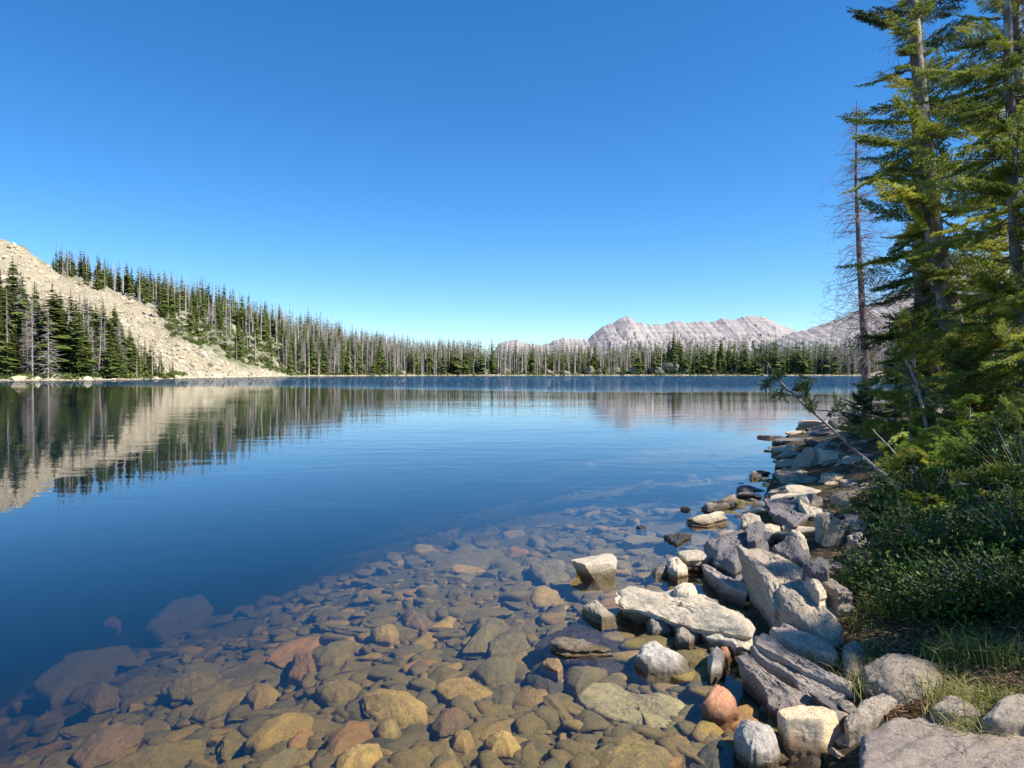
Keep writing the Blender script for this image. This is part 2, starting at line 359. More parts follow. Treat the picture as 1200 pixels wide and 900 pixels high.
# ------------------------------------------------------------------ mountains
def build_mountain(name, prof, D, depth, seed):
    """prof: ridge line in px; a real heightfield massif standing D metres away"""
    px = np.linspace(prof[0][0], prof[-1][0], 640); top = np.interp(px, [a for a, _ in prof], [b for _, b in prof])
    vtx = []; rows = 120
    zt = (HZ - top) / F * D + 1.7
    jag = fbm(np.stack([px * 0.33, px * 0, px * 0], -1), 4, seed, 0.6) * 0.8 * D / F
    zt = zt + jag
    s = np.concatenate([np.linspace(0, 1, rows), 1 + np.linspace(0, 1, 30)[1:]])
    PX, SS = np.meshgrid(px, s)
    Yv = D - depth * (1 - np.minimum(SS, 1)) + depth * np.maximum(SS - 1, 0)
    X = (PX - CX) / F * D
    sh = np.where(SS <= 1, np.minimum(SS, 1) ** 1.5, 1 - np.maximum(SS - 1, 0) ** 1.0)
    gul = np.abs(fbm(np.stack([X / 150, Yv / 600, X * 0], -1), 6, seed + 5, 0.62))
    Z = zt[None] * (sh - 0.30 * gul * np.sin(np.clip(SS, 0, 2) * np.pi / 2 * 1.0) * (1 - np.abs(SS - 1) ** 0.001) )
    amp = np.sin(np.clip(np.minimum(SS, 2 - SS), 0, 1) * np.pi) ** 0.8
    Z = zt[None] * sh + amp * (-gul * 0.22 * zt[None] + 16 * fbm(np.stack([X / 60, Yv / 60, X * 0], -1), 5, seed + 9, .65))
    led = 26.0; Z = np.where(SS < 1, Z + amp * 3.0 * np.sin(Z / led * 2 * np.pi + 2 * gul), Z)
    Yv = Yv - amp * gul * depth * 0.12
    v = np.stack([X, Yv, np.maximum(Z, -3)], -1); n, m = v.shape[:2]
    i = np.arange(n - 1)[:, None] * m + np.arange(m - 1)[None]
    q = np.stack([i, i + 1, i + m + 1, i + m], -1).reshape(-1, 4)
    return link(name, mesh(name, v.reshape(-1, 3), q, [M['mount']], True))
k = N('mountain_rock'); P = k.pos()
nz = k.n('SeparateXYZ', {0: k.n('NewGeometry').outputs['Normal']}).outputs[2]
strata = k.ramp(k.noise(k.mapv(P, (0.0012, 0.0012, 0.05), (0.02, 0.05, 0)), 1.0, 5, 0.7, 0.4), [(0.38, 0.0), (0.60, 1.0)])
col = k.mix(strata, (0.29, 0.25, 0.235), (0.47, 0.42, 0.385))
col = k.mix(k.ramp(k.noise(P, 0.012, 8, 0.75), [(0.4, 0.0), (0.65, 0.6)]), col, (0.50, 0.44, 0.41))
gr = k.n('MapRange', {0: nz, 1: 0.72, 2: 0.9}).outputs[0]
low = k.n('MapRange', {0: k.math('ADD', k.n('SeparateXYZ', {0: P}).outputs[2], k.math('MULTIPLY', k.noise(P, 0.006, 5), 120.0)), 1: 150.0, 2: 210.0, 3: 1.0, 4: 0.0}).outputs[0]
col = k.mix(k.math('MULTIPLY', low, k.ramp(k.noise(P, 0.02, 6, 0.7), [(0.4, 0.2), (0.6, 1.0)])), col, (0.17, 0.18, 0.17))
k.principled(col, 0.95, k.bump(k.noise(P, 0.03, 8, 0.75), 0.9, 14), 0.1); M['mount'] = k.m
pk = [(560, 440), (585, 402), (598, 399), (606, 398), (618, 403), (636, 405), (648, 400), (660, 396), (688, 398), (699, 388), (706, 383), (717, 379), (726, 373), (736, 371), (744, 377), (757, 380), (778, 380), (792, 376), (806, 379), (822, 376), (832, 378), (845, 373), (858, 375), (872, 371), (892, 370), (903, 376), (920, 383), (938, 389), (965, 396), (1010, 402), (1070, 408), (1180, 440)]
tag(build_mountain('mountain', pk, 5200, 1500, 21), kind='structure')
pk2 = [(860, 440), (905, 402), (925, 391), (945, 386), (960, 381), (985, 373), (1000, 366), (1022, 357), (1045, 346), (1066, 336), (1100, 318), (1160, 300), (1240, 290), (1320, 310), (1450, 440)]
tag(build_mountain('mountain', pk2, 3900, 1300, 44), kind='structure')

# ------------------------------------------------------------------ tubes
def tube(pts, rad, sides=6):
    pts = np.asarray(pts, float); rad = np.broadcast_to(np.asarray(rad, float), (len(pts),))
    t = np.gradient(pts, axis=0); t /= np.linalg.norm(t, axis=1)[:, None] + 1e-9
    ref = np.where(np.abs(t[:, 2:3]) > 0.9, [[1.0, 0, 0]], [[0, 0, 1.0]])
    a = np.cross(t, ref); a /= np.linalg.norm(a, axis=1)[:, None] + 1e-9; b = np.cross(t, a)
    th = np.arange(sides) / sides * 2 * np.pi
    v = pts[:, None] + rad[:, None, None] * (np.cos(th)[None, :, None] * a[:, None] + np.sin(th)[None, :, None] * b[:, None])
    n = len(pts); i = np.arange(n - 1)[:, None] * sides + np.arange(sides)[None]; j = np.arange(n - 1)[:, None] * sides + (np.arange(sides)[None] + 1) % sides
    f = np.stack([i, j, j + sides, i + sides], -1).reshape(-1, 4)
    return v.reshape(-1, 3), f
class Acc:
    """collects pieces of one mesh"""
    def __init__(s): s.v = []; s.f = []; s.t = []; s.n = 0
    def add(s, v, f, t=0.5):
        v = np.asarray(v, float); f = np.asarray(f)
        if f.shape[1] == 4: f = np.concatenate([f[:, :3], f[:, [0, 2, 3]]])
        s.v.append(v); s.f.append(f + s.n); s.t.append(np.broadcast_to(np.asarray(t, float), (len(v),))); s.n += len(v)
    def get(s): return np.concatenate(s.v), np.concatenate(s.f), np.concatenate(s.t)
    def mesh(s, name, mats, smooth=False):
        v, f, t = s.get(); return mesh(name, v, f, mats, smooth, t)
def unit(a): return a / (np.linalg.norm(a, axis=-1, keepdims=True) + 1e-9)
def blades(base, dirn, L, W, t):
    """thin triangles from base along dirn; returns v,f,t"""
    n = len(base); r = unit(rng.normal(size=(n, 3))); s = unit(np.cross(dirn, r)) * (W / 2)[:, None] if isinstance(W, np.ndarray) else unit(np.cross(dirn, r)) * W / 2
    L = L[:, None] if isinstance(L, np.ndarray) else L
    v = np.stack([base - s, base + s, base + dirn * L], 1).reshape(-1, 3)
    return v, np.arange(3 * n).reshape(-1, 3), np.repeat(t, 3)

# ------------------------------------------------------------------ far trees
def far_green(h, lod, seed, slim=1.0):
    r = np.random.default_rng(seed); lev = [52, 24][lod]; nb = [10, 6][lod]; V = []; T = []
    W = 0.165 * h * slim * r.uniform(0.8, 1.2)
    for i in range(lev):
        u = (i + r.uniform(0, 1)) / lev; z = h * (0.015 + 0.985 * u)
        env = W * min(1, (1 - u) * 1.45 + 0.02) ** 0.9 * (0.55 + 0.45 * min(1, u * 5))
        if r.random() < 0.12: env *= 0.5
        for _ in range(nb):
            a = r.uniform(0, 6.283); L = env * r.uniform(0.55, 1.15); w_ = L * r.uniform(0.3, 0.55) + 0.12
            dx, dy = math.cos(a), math.sin(a); dr = L * r.uniform(0.2, 0.5)
            rt = np.array([0, 0, z + 0.06 * L]); mid = np.array([dx * L * .6, dy * L * .6, z - dr * .5]); tip = np.array([dx * L, dy * L, z - dr])
            sd = np.array([-dy, dx, 0]) * w_; t = np.clip(r.normal(0.45, 0.2), 0, 1)
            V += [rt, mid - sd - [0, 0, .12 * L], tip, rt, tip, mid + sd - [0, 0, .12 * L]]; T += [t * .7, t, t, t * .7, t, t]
            if lod == 0:
                V += [mid - sd * .3, tip + sd * .5 + [0, 0, -dr * .4], tip]; T += [t] * 3
    V += [(-0.1, 0, h * .9), (0.1, 0, h * .9), (0, 0, h * 1.03)]; T += [.4] * 3
    V = np.array(V); return V, np.arange(len(V)).reshape(-1, 3), np.array(T)
def far_dead(h, lod, seed, bushy=0.0):
    r = np.random.default_rng(seed); n = [150, 40][lod]; V = []; T = []
    for i in range(n):
        u = r.uniform(0.08, 0.97); z = h * u; L = h * (0.075 + 0.05 * bushy) * (1.15 - u) * r.uniform(0.3, 1.3)
        a = r.uniform(0, 6.283); d = np.array([math.cos(a), math.sin(a), r.uniform(-.6, .25)]); p = np.array([0, 0, z]); w_ = [0.05, 0.13][lod] * (1 + bushy)
        t = np.clip(r.normal(.45, .22), 0, 1); V += [p - [0, 0, w_], p + [0, 0, w_], p + d * L]; T += [t] * 3
        if lod == 0:
            for _ in range(2):
                q = p + d * L * r.uniform(.3, .8); e = d + r.normal(size=3) * .7; V += [q - [0, 0, w_ * .6], q + [0, 0, w_ * .6], q + e * L * .45]; T += [t] * 3
    V = np.array(V); return V, np.arange(len(V)).reshape(-1, 3), np.array(T)
def far_trunk(h, r0, sides=6):
    z = np.linspace(-0.8, h, 7); lean = np.stack([0.004 * h * np.sin(z / h * 3), z * 0, z], -1)
    return tube(lean, r0 * (1 - 0.93 * np.clip(z / h, 0, 1)), sides)
BH = 20.0
protoG = []; protoD = []
for s in range(7):
    v, f, t = far_green(BH, 0, 100 + s, [1, .8, 1.2, .7, 1, .9, 1.35][s]); tv, tf = far_trunk(BH * .98, .24)
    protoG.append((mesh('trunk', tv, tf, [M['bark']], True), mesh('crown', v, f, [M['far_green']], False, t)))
for s in range(6):
    v, f, t = far_dead(BH, 0, 200 + s, [0, .4, .9, 0.1, 1.6, .3][s]); tv, tf = far_trunk(BH, .2)
    protoD.append((mesh('trunk', tv, tf, [M['dead']], True), mesh('crown', v, f, [M['far_dead']], False, t)))
lowG = [far_green(BH, 1, 300 + s, [1, .8, 1.2, .7, 1][s]) for s in range(5)]
lowD = [far_dead(BH, 1, 400 + s, [0, .5, 1, 0.2][s]) for s in range(4)]
lowT = far_trunk(BH, .36, 4)

trees = []   # px-size, x, y, z, h, dead, zone
def try_tree(px, Y, hfun, pdead, zone, cond=None):
    x = (px - CX) / F * Y; z = hz(x, Y)
    if z < 0.05: return
    gx, gy = proj(np.array([x, Y, z]))
    if cond and not cond(gx, gy): return
    h = hfun(px); trees.append([h / Y * F, x, Y, z, h, rng.random() < pdead, zone])
sD = lambda p: float(np.interp(p, [a for a, _ in shore_D], [b for _, b in shore_D]))
for _ in range(270):      # near stand, left shore
    px = rng.uniform(-75, 208); Y = sD(px) + 2 + rng.uniform(0, 1) ** 1.3 * np.interp(px, [-75, 30, 120, 208], [80, 75, 50, 14])
    if 40 < px < 60 and rng.random() < .5: continue
    try_tree(px, Y, lambda p: np.interp(p, [-80, 15, 50, 100, 135, 165, 210], [23, 22.5, 20, 19, 16.5, 11, 6.5]) * rng.uniform(.5, 1.12), .3, 'stand')
n = 0
while n < 2700:            # hillside
    px = rng.uniform(62, 560); s0 = sD(px); yr = np.interp(px, e_px, yr_v)
    Y = rng.uniform(s0 + 3, yr + 25); n += 1
    dens = 1.0
    if px < 330 and Y < s0 + (yr - s0) * 0.62: dens = .13
    if rng.random() > dens: continue
    try_tree(px, Y, lambda p: np.interp(p, [60, 110, 200, 300, 420, 560], [13, 15.5, 17, 18, 20, 21]) * rng.uniform(.45, 1.1), float(np.interp(px, [60, 150, 220, 420, 560], [.3, .42, .46, .62, .63])), 'hill',
             lambda gx, gy: gy < talus_line(gx) - 1)
for _ in range(330):      # skyline of the ridge
    px = rng.uniform(66, 460); Y = np.interp(px, e_px, yr_v) - rng.uniform(-4, 16)
    try_tree(px, Y, lambda p: np.interp(p, [60, 110, 200, 300, 420], [15, 16.5, 18, 18, 19]) * rng.uniform(.55, 1.12), .42, 'hill', lambda gx, gy: gy < talus_line(gx) - 1)
for _ in range(4600):     # far shore
    px = rng.uniform(350, 1190); s0 = sD(min(px, 1000)); back = rng.uniform(0, 1) ** 1.7 * 170
    Y = s0 + 3 + back
    if 600 < px < 860 and back < 14 and rng.random() < .5: continue
    pd = float(np.interp(px, [350, 560, 700, 800, 930, 1000], [.66, .66, .56, .44, .37, .66]))
    try_tree(px, Y, lambda p: np.interp(p, [350, 460, 560, 700, 860, 1000, 1190], [22, 21.5, 21, 20.5, 23, 21, 19]) * rng.uniform(.32, 1.1) , pd, 'far')
for px, h in ((790, 30), (794, 26), (785, 24), (797, 25), (781, 22)):
    x = (px - CX) / F * 475; trees.append([h / 475 * F + 5, x, 475 + rng.uniform(0, 8), hz(x, 475), h, False, 'far'])
trees.sort(key=lambda t: -t[0])
LBL = {('stand', 0): ('green spruce in the dark stand along the left shore', 'green spruces of the left shore stand'),
       ('stand', 1): ('grey dead spruce with bare twigs among the left shore stand', 'dead trees of the left shore stand'),
       ('hill', 0): ('narrow green spruce on the wooded hillside above the pale scree', 'green spruces on the hillside'),
       ('hill', 1): ('grey dead standing trunk on the wooded hillside above the pale scree', 'dead trees on the hillside'),
       ('far', 0): ('narrow green conifer along the far shore below the mountains', 'green conifers along the far shore'),
       ('far', 1): ('bare grey dead conifer along the far shore below the mountains', 'dead conifers along the far shore')}
for i, t in enumerate(trees[:300]):
    _, x, y, z, h, dead, zone = t
    tm, cm = (protoD if dead else protoG)[rng.integers(6)]
    e = empty('dead_tree' if dead else 'spruce_tree', (x, y, z)); e.rotation_euler = (0, rng.normal(0, .02), rng.uniform(0, 6.28))
    s = h / BH; w_ = s * rng.uniform(.6, .95) * (1.3 if dead else 1) * (1.55 if zone == 'stand' and not dead else 1); e.scale = (w_, w_, s)
    lab, grp = LBL[(zone, int(dead))]; gx = proj(np.array([x, y, z]))[0]
    hw = 'tall' if h > {'stand': 16, 'hill': 15, 'far': 19}[zone] else 'short' if h < {'stand': 10, 'hill': 10, 'far': 12}[zone] else 'middling'
    kd = 'bare grey dead tree' if dead else 'green spruce'
    if zone == 'stand': wh = np.select([gx < 8, gx < 45, gx < 90, gx < 140], ['at left edge of left shore stand', 'in left half of left shore stand', 'in middle of left shore stand', 'in right half of left shore stand'], 'on thin right end of left shore stand') ; wh = str(wh) + (', front row' if y < sD(gx) + 12 else ', back rows')
    elif zone == 'hill': wh = str(np.select([gx < 90, gx < 120, gx < 160, gx < 200, gx < 250, gx < 300, gx < 350, gx < 420], ['at the top left end of the wooded hillside', 'near the top left of the wooded hillside', 'above the upper middle of the scree', 'above the lower middle of the scree', 'on the hillside above the green scrub', 'on the hillside right of the green scrub', 'above the foot of the scree', 'where the wooded hillside comes down to the lake'], 'on the low wooded shore left of the small pink peak'))
    else: wh = str(np.select([gx < 450, gx < 500, gx < 545, gx < 600, gx < 690, gx < 760, gx < 820, gx < 900], ['on the far shore where the wooded hillside ends', 'on the far shore just right of the wooded hillside', 'on the far shore midway between hillside and mountains', 'on the far shore left of the small pink peak', 'on the far shore between the small peak and highest peak', 'on the far shore below the highest peak', 'beside the pale outcrop on the far shore', 'on the far shore below the long ridge'], 'on the far shore seen toward the bare snag'))
    lab = f'{hw} {kd} {wh}'
    if px_ := (790 <= gx <= 792 and h > 28 and zone == 'far'): lab = 'tallest green spruce of the far shore, towering above its neighbours'
    tag(e, lab, 'dead tree' if dead else 'tree', grp)
    link('trunk', tm, e); link('crown', cm, e)
gA, dA, tA = Acc(), Acc(), Acc()
for t in trees[300:]:
    _, x, y, z, h, dead, zone = t
    v, f, tt = (lowD if dead else lowG)[rng.integers(4)]
    a = rng.uniform(0, 6.28); s = h / BH; q = s * rng.uniform(.55, .95) * (1.25 if dead else 1); Rm = np.array([[math.cos(a), -math.sin(a), 0], [math.sin(a), math.cos(a), 0], [0, 0, 1]])
    off = rng.uniform(-.15, .15)
    (dA if dead else gA).add((v * [q, q, s]) @ Rm.T + [x, y, z], f, np.clip(tt + off, 0, 1))
    if dead: tA.add((lowT[0] * [q, q, s]) + [x, y, z], lowT[1], np.clip(rng.normal(.6, .2), 0, 1))
far = empty('far_forest', (0, 480, 0)); tag(far, kind='stuff')
for nm, A, m in (('green_trees', gA, 'far_green'), ('bare_branches', dA, 'far_dead'), ('bare_trunks', tA, 'far_dead')):
    v, f, t = A.get(); o = link(nm, mesh(nm, v - [0, 480, 0], f, [M[m]], False, t), far); o['kind'] = 'stuff'

# scrub: low leafy cover on the hillside and the far banks
def build_scrub():
    A = Acc(); n = 0
    while n < 2100:
        if n < 950: px = rng.uniform(175, 345); Y = sD(px) + rng.uniform(1, 130)
        elif n < 1160: px = rng.uniform(-60, 215); Y = sD(px) + rng.uniform(1, 14)
        else: px = rng.uniform(340, 1150); Y = sD(min(px, 1000)) + 1.5 + rng.uniform(0, 1) ** 2 * 40
        n += 1
        x = (px - CX) / F * Y; z = hz(x, Y); gx, gy = proj(np.array([x, Y, z]))
        if 175 < gx < 338 and n <= 950 and gy > talus_line(gx) - 1: continue
        s = rng.uniform(.7, 2.0); m = 60
        d = unit(rng.normal(size=(m, 3))); d[:, 2] = np.abs(d[:, 2]); b = d * rng.uniform(.5, 1, (m, 1)) * [s, s, s * .8]
        v, f, t = blades(b, unit(rng.normal(size=(m, 3)) + [0, 0, .8]), .45 * s, .34 * s, np.clip(rng.normal(rng.uniform(.2, .8), .15, m), 0, 1))
        A.add(v + [x, Y, z], f, t)
    tag(link('scrub', A.mesh('scrub', [M['scrub']])), kind='stuff')
build_scrub()

# ------------------------------------------------------------------ rocks
def ico(sub):
    import bmesh
    bm = bmesh.new(); bmesh.ops.create_icosphere(bm, subdivisions=sub, radius=1)
    v = np.array([x.co[:] for x in bm.verts]); f = np.array([[a.index for a in x.verts] for x in bm.faces]); bm.free(); return v, f
ICO = {s: ico(s) for s in (1, 2, 3, 4, 5)}
def poly_rock(size, seed, sub=4, planes=None, round_=0.03, rough=0.04, npl=8):
    """faceted stone: unit sphere clipped by random planes, roughened"""
    r = np.random.default_rng(seed); d, f = ICO[sub]
    if planes is None:
        nrm = unit(r.normal(size=(npl, 3)) * [1, 1, .6]); off = r.uniform(.62, .95, npl)
        nrm = np.vstack([nrm, unit(np.array([[r.normal(0, .12), r.normal(0, .12), 1]])), [[0, 0, -1]]]); off = np.append(off, [r.uniform(.6, .8), .7])
    else: nrm, off = unit(np.array([p[:3] for p in planes], float)), np.array([p[3] for p in planes])
    c = d @ nrm.T; q = np.where(c > 0.02, off / np.maximum(c, .02), 1e3)
    kk = 1 / max(round_, .01) * 1.2; rad = -np.log(np.exp(-kk * np.minimum(q, 1.6)).sum(1) + math.exp(-kk * 1.25)) / kk
    v = d * rad[:, None]
    v = v + d * (fbm(v * 3 + seed, 4, seed % 97) * rough * 1.2 + fbm(v * 12 + seed, 3, seed % 89) * rough * .5)[:, None]
    bed_ = np.floor(v[:, 2] * 6 + .8 * vn(v * 1.5 + seed, 7) + .35 * v[:, 0]); hb = _h(bed_.astype(np.int64) + 50, np.full(len(v), seed), np.zeros(len(v), np.int64), 3) - .5
    v = v * (1 + hb * .09 * min(1, rough * 25) * np.abs(1 - np.abs(v[:, 2]) * .6))[:, None]
    return v * np.asarray(size), f
def resample(P, n):
    P = np.vstack([P, P[:1]]); s = np.concatenate([[0], np.cumsum(np.linalg.norm(np.diff(P, axis=0), axis=1))])
    u = np.linspace(0, s[-1], n, endpoint=False); return np.stack([np.interp(u, s, P[:, i]) for i in range(2)], -1)
def slab_rock(out, z0, gx=0., gy=0., thick=.2, dome=0.03, flare=.1, seed=1, n=150, rough=1.0):
    """rock whose top face has the traced outline, standing at its true place with its own thickness"""
    c0 = on_z(np.mean([p[0] for p in out]), np.mean([p[1] for p in out]), z0)
    P = []
    for px, py in out:
        d = ray(px, py); den = d[2] - gx * d[0] - gy * d[1]
        t = (z0 - H - gx * c0[0] - gy * c0[1]) / den; q = d * t; P.append(q[:2])
    P = resample(np.array(P), n)
    for _ in range(1): P = .25 * np.roll(P, 1, 0) + .5 * P + .25 * np.roll(P, -1, 0)
    cen = P.mean(0); size = np.sqrt(np.ptp(P[:, 0]) * np.ptp(P[:, 1])) + 1e-3
    ang = np.arange(n) / n * 2 * np.pi
    jit = fbm(np.concatenate([P / size * 5, np.full((n, 1), seed * 3.1)], 1), 4, seed) * .035 * size * rough
    nr = unit(P - cen); P = P + nr * jit[:, None]
    rings = []
    rr = np.concatenate([np.linspace(.05, .95, 26), [.975, .99, 1.0]])
    for q in rr:
        xy = cen + (P - cen) * q
        z = z0 + gx * (xy[:, 0] - c0[0]) + gy * (xy[:, 1] - c0[1]) + dome * (1 - q ** 2.5) - thick * .07 * max(0, (q - .93) / .07) ** 2
        rings.append(np.column_stack([xy, z]))
    top = rings[-1]
    for k_, u in enumerate(np.linspace(.05, 1, 14)):
        strat = fbm(np.column_stack([top[:, :2] / size * 3, np.full(n, u * 6 + seed)]), 3, seed + 3) * .05 * size * rough
        led = .045 * size * float(np.random.default_rng(seed * 31 + k_ // 2).uniform(-1, .6))
        xy = cen + (top[:, :2] - cen) * (1 + flare * u) + nr * (strat * (.4 + .6 * u) + led)[:, None]
        rings.append(np.column_stack([xy, top[:, 2] - thick * u]))
    b = rings[-1].copy(); b[:, :2] = cen + (b[:, :2] - cen) * .6; b[:, 2] -= .02 * size; rings.append(b)
    V = np.concatenate(rings); m = len(rings)
    # chips and plates on the top
    ev, ew = np.linalg.eigh(np.cov((P - cen).T)); asp = math.sqrt(ev[1] / ev[0]); q = V.copy(); q[:, :2] = (V[:, :2] - cen) @ ew / size * [min(3.4, 1.6 * asp), .9]
    nn = fbm(np.column_stack([q[:, 0] * 1.5, q[:, 1] * 1.5, np.full(len(V), seed)]), 5, seed + 11, .55)
    step = np.floor(nn * 5 + 20) / 5 - 4
    istop = np.arange(len(V)) < len(rr) * n
    V[:, 2] += np.where(istop, (nn * .010 + step * .045) * min(size, .7) * rough, 0)
    V += (fbm(V * 30, 3, seed + 17) * .004 * rough)[:, None] * [0, 0, 1]
    ctr = np.append(cen, z0 + gx * (cen[0] - c0[0]) + gy * (cen[1] - c0[1]) + dome); V = np.vstack([V, ctr, [cen[0], cen[1], rings[-1][:, 2].mean()]])
    i = np.arange(m - 1)[:, None] * n + np.arange(n)[None]; j = np.arange(m - 1)[:, None] * n + (np.arange(n)[None] + 1) % n
    quad = np.stack([i, i + n, j + n, j], -1).reshape(-1, 4)
    k_ = np.arange(n); t1 = np.stack([np.full(n, m * n), k_, (k_ + 1) % n], -1); t2 = np.stack([np.full(n, m * n + 1), (m - 1) * n + (k_ + 1) % n, (m - 1) * n + k_], -1)
    a = P; area = np.sum(a[:, 0] * np.roll(a[:, 1], -1) - a[:, 1] * np.roll(a[:, 0], -1))
    fs = [quad, t1, t2]
    if area < 0: fs = [g[:, ::-1] for g in fs]
    return V, fs, np.array([cen[0], cen[1], z0 - thick])
ANCH = []
def short(l):
    for w_ in (' left of', ' right of', ' above', ' below', ' in ', ' at ', ' under', ' with', ' on ', ' beside', ' between', ' by ', ' behind', ' standing', ' cut', ' lying', ' breaking', ' half', ' touching', ' wedged', ' filling', ' parallel', ' over', ' slanting', ' leaning on', ' jutting', ' before', ' of ', ' off ', ' to ', ' like', ' among', ' just', ' along', ','):
        i = l.find(w_)
        if i > 8: l = l[:i]
    return l
def near_label(what, x, y, z, far_phrase):
    P = proj(np.array([x, y, z])); best = None
    for (a, b, c, l) in ANCH:
        d = math.hypot(x - a, (y - b) * .8) / (.5 + .12 * y)
        if best is None or d < best[0]: best = (d, a, b, c, l)
    if best is None or best[0] > .75: return what + ' ' + far_phrase
    Q = proj(np.array(best[1:4])); dx, dy = P[0] - Q[0], P[1] - Q[1]
    w_ = ('right of' if dx > 0 else 'left of') if abs(dx) > 1.3 * abs(dy) else ('just below' if dy > 0 else 'just above')
    return what + ' ' + w_ + ' the ' + best[4]
OCC = []   # occupied circles on the ground for random stones
def put_slab(label, mat, out, z0, gx=0., gy=0., thick=.2, dome=.03, flare=.1, name='rock', cat='rock', group=None, rough=1.0):
    seed = len(OCC) + 3
    V, fs, o = slab_rock(out, z0, gx, gy, thick, dome, flare, seed, rough=rough)
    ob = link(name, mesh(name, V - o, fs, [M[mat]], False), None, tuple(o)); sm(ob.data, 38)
    tag(ob, label, cat, group); ANCH.append((o[0], o[1], z0, short(label))); d = np.ptp(V[:, :2], axis=0); OCC.append((o[0], o[1], .5 * math.sqrt(d[0] * d[1]), z0)); return ob
def sm(me, ang):
    me.polygons.foreach_set('use_smooth', np.ones(len(me.polygons), bool))
    try: me.set_sharp_from_angle(angle=R(ang))
    except Exception: pass
def put_rock(label, mat, px, py, zb, w_, dp, h, rot=0, planes=None, seed=None, name='rock', cat='rock', group=None, sub=4, tilt=(0, 0), rough=.045, round_=.025):
    """px,py: where its foot shows; zb: height of the foot; w_/dp/h full sizes in metres"""
    p = on_z(px, py, zb); p[1] += dp / 2; sub = 5
    return put_at(label, mat, p[0], p[1], zb + h * .32, w_, dp, h, rot, planes, seed, name, cat, group, sub, tilt, rough, round_)
def put_at(label, mat, x, y, z, w_, dp, h, rot=0, planes=None, seed=None, name='rock', cat='rock', group=None, sub=4, tilt=(0, 0), rough=.045, round_=.025):
    seed = seed or int(rng.integers(1, 9999))
    v, f = poly_rock((w_ * .62, dp * .62, h * .75), seed, sub, planes, round_, rough)
    ob = link(name, mesh(name, v, f, [M[mat]]), None, (x, y, z)); sm(ob.data, 32); ob.rotation_euler = (tilt[0], tilt[1], rot)
    tag(ob, label, cat, group); OCC.append((x, y, .45 * math.sqrt(w_ * dp), z)); return ob

SH = 'shore rocks'
# --- rocks standing out of the water and on the bank (traced)
put_slab('long pale slab standing proud of the water left of the dark pile', 'pale', [(723, 691), (735, 685), (758, 688), (780, 690), (795, 689), (812, 690), (835, 699), (852, 708), (877, 720), (875, 738), (840, 733), (812, 730), (790, 722), (762, 709), (740, 708), (727, 701)], .135, .02, -.03, .26, .02, -0.22)
put_slab('small lumpy pale stone on the back edge of the long pale slab', 'pale', [(790, 688), (800, 683), (812, 684), (818, 691), (808, 696), (793, 694)], .165, 0, 0, .15, .03, .05)
put_slab('pale narrow slab just below the right end of the long pale slab', 'pale', [(822, 737), (838, 734), (868, 741), (884, 748), (880, 756), (862, 757), (846, 748), (828, 744)], .10, 0, .0, .2, .02, -0.2)
put_slab('low triangular white stone under the long pale slab', 'white', [(758, 730), (772, 723), (789, 731), (786, 738), (765, 738)], .05, 0, 0, .14, .03, .25)
put_slab('rounded grey stone beside the triangular white stone', 'grey', [(791, 731), (800, 727), (812, 732), (819, 743), (808, 749), (793, 745)], .07, 0, 0, .16, .04, .15)
put_slab('pale stone with rusty flank left of the long pale slab', 'pale', [(682, 713), (690, 704), (700, 705), (714, 716), (722, 724), (705, 726), (692, 720)], .035, 0, 0, .2, .03, .35)
put_slab('thin pale crest breaking the surface on a dark sunken slab', 'pale', [(645, 750), (652, 745), (668, 749), (692, 756), (716, 762), (690, 764), (660, 763), (647, 757)], .02, 0, 0, .08, .015, .15)
put_slab('large dark sunken slab below the thin pale crest', 'dark', [(627, 757), (648, 737), (672, 727), (700, 738), (745, 757), (738, 780), (700, 786), (655, 775)], -.035, 0, 0, .22, .02, .1)
put_slab('white faceted boulder in water left of the red boulder', 'white', [(743, 768), (750, 758), (768, 752), (788, 760), (806, 770), (811, 782), (800, 788), (778, 786), (760, 782)], .05, .0, .12, .3, .05, .45)
put_slab('little pointed grey stone above the red boulder', 'white', [(828, 772), (840, 758), (850, 768), (846, 782), (833, 785)], .07, 0, 0, .2, .05, .1)
put_slab('little orange stone wedged beside the black shadow', 'orange', [(843, 762), (851, 757), (858, 763), (853, 770), (845, 769)], .05, 0, 0, .1, .02, .1)
put_slab('red orange boulder half in the water', 'orange', [(822, 826), (836, 804), (850, 806), (863, 819), (867, 836), (850, 841), (830, 836)], .05, -.05, .1, .26, .05, .35, rough=.6)
put_slab('smooth grey boulder in the water left of the cream boulder', 'white', [(861, 853), (868, 845), (885, 848), (908, 857), (913, 871), (903, 884), (880, 880), (866, 868)], .09, 0, .1, .28, .05, .35)
put_rock('cream and orange block in the water at the bottom edge', 'cream', 964, 902, -.04, .27, .22, .25, .3, [(-.75, -.55, .45, .62), (.35, -.9, .25, .7), (-.1, .1, 1, .62), (.9, -.1, .3, .74), (.1, 1, 0, .8), (-1, .3, 0, .8), (0, 0, -1, .8), (.6, .6, .5, .78), (-.3, -.9, -.1, .78)], 7, rough=.02)
put_slab('broad flat light grey slab filling the bottom right corner', 'pinkgrey', [(1005, 852), (1030, 834), (1060, 828), (1100, 832), (1150, 840), (1200, 851), (1275, 870), (1300, 960), (1160, 1010), (1040, 1000), (1004, 940), (1008, 895)], .22, -.03, .05, .34, .02, -0.1)
put_slab('domed grey boulder above the broad flat slab', 'grey', [(1006, 786), (1030, 771), (1060, 768), (1085, 770), (1105, 785), (1110, 806), (1090, 816), (1060, 822), (1035, 812), (1015, 800)], .22, 0, .1, .36, .06, .1)
put_slab('upright grey stone left of the domed grey boulder', 'grey', [(988, 757), (1002, 751), (1011, 757), (1014, 775), (1007, 790), (992, 791), (987, 775)], .2, 0, .12, .32, .03, .05)
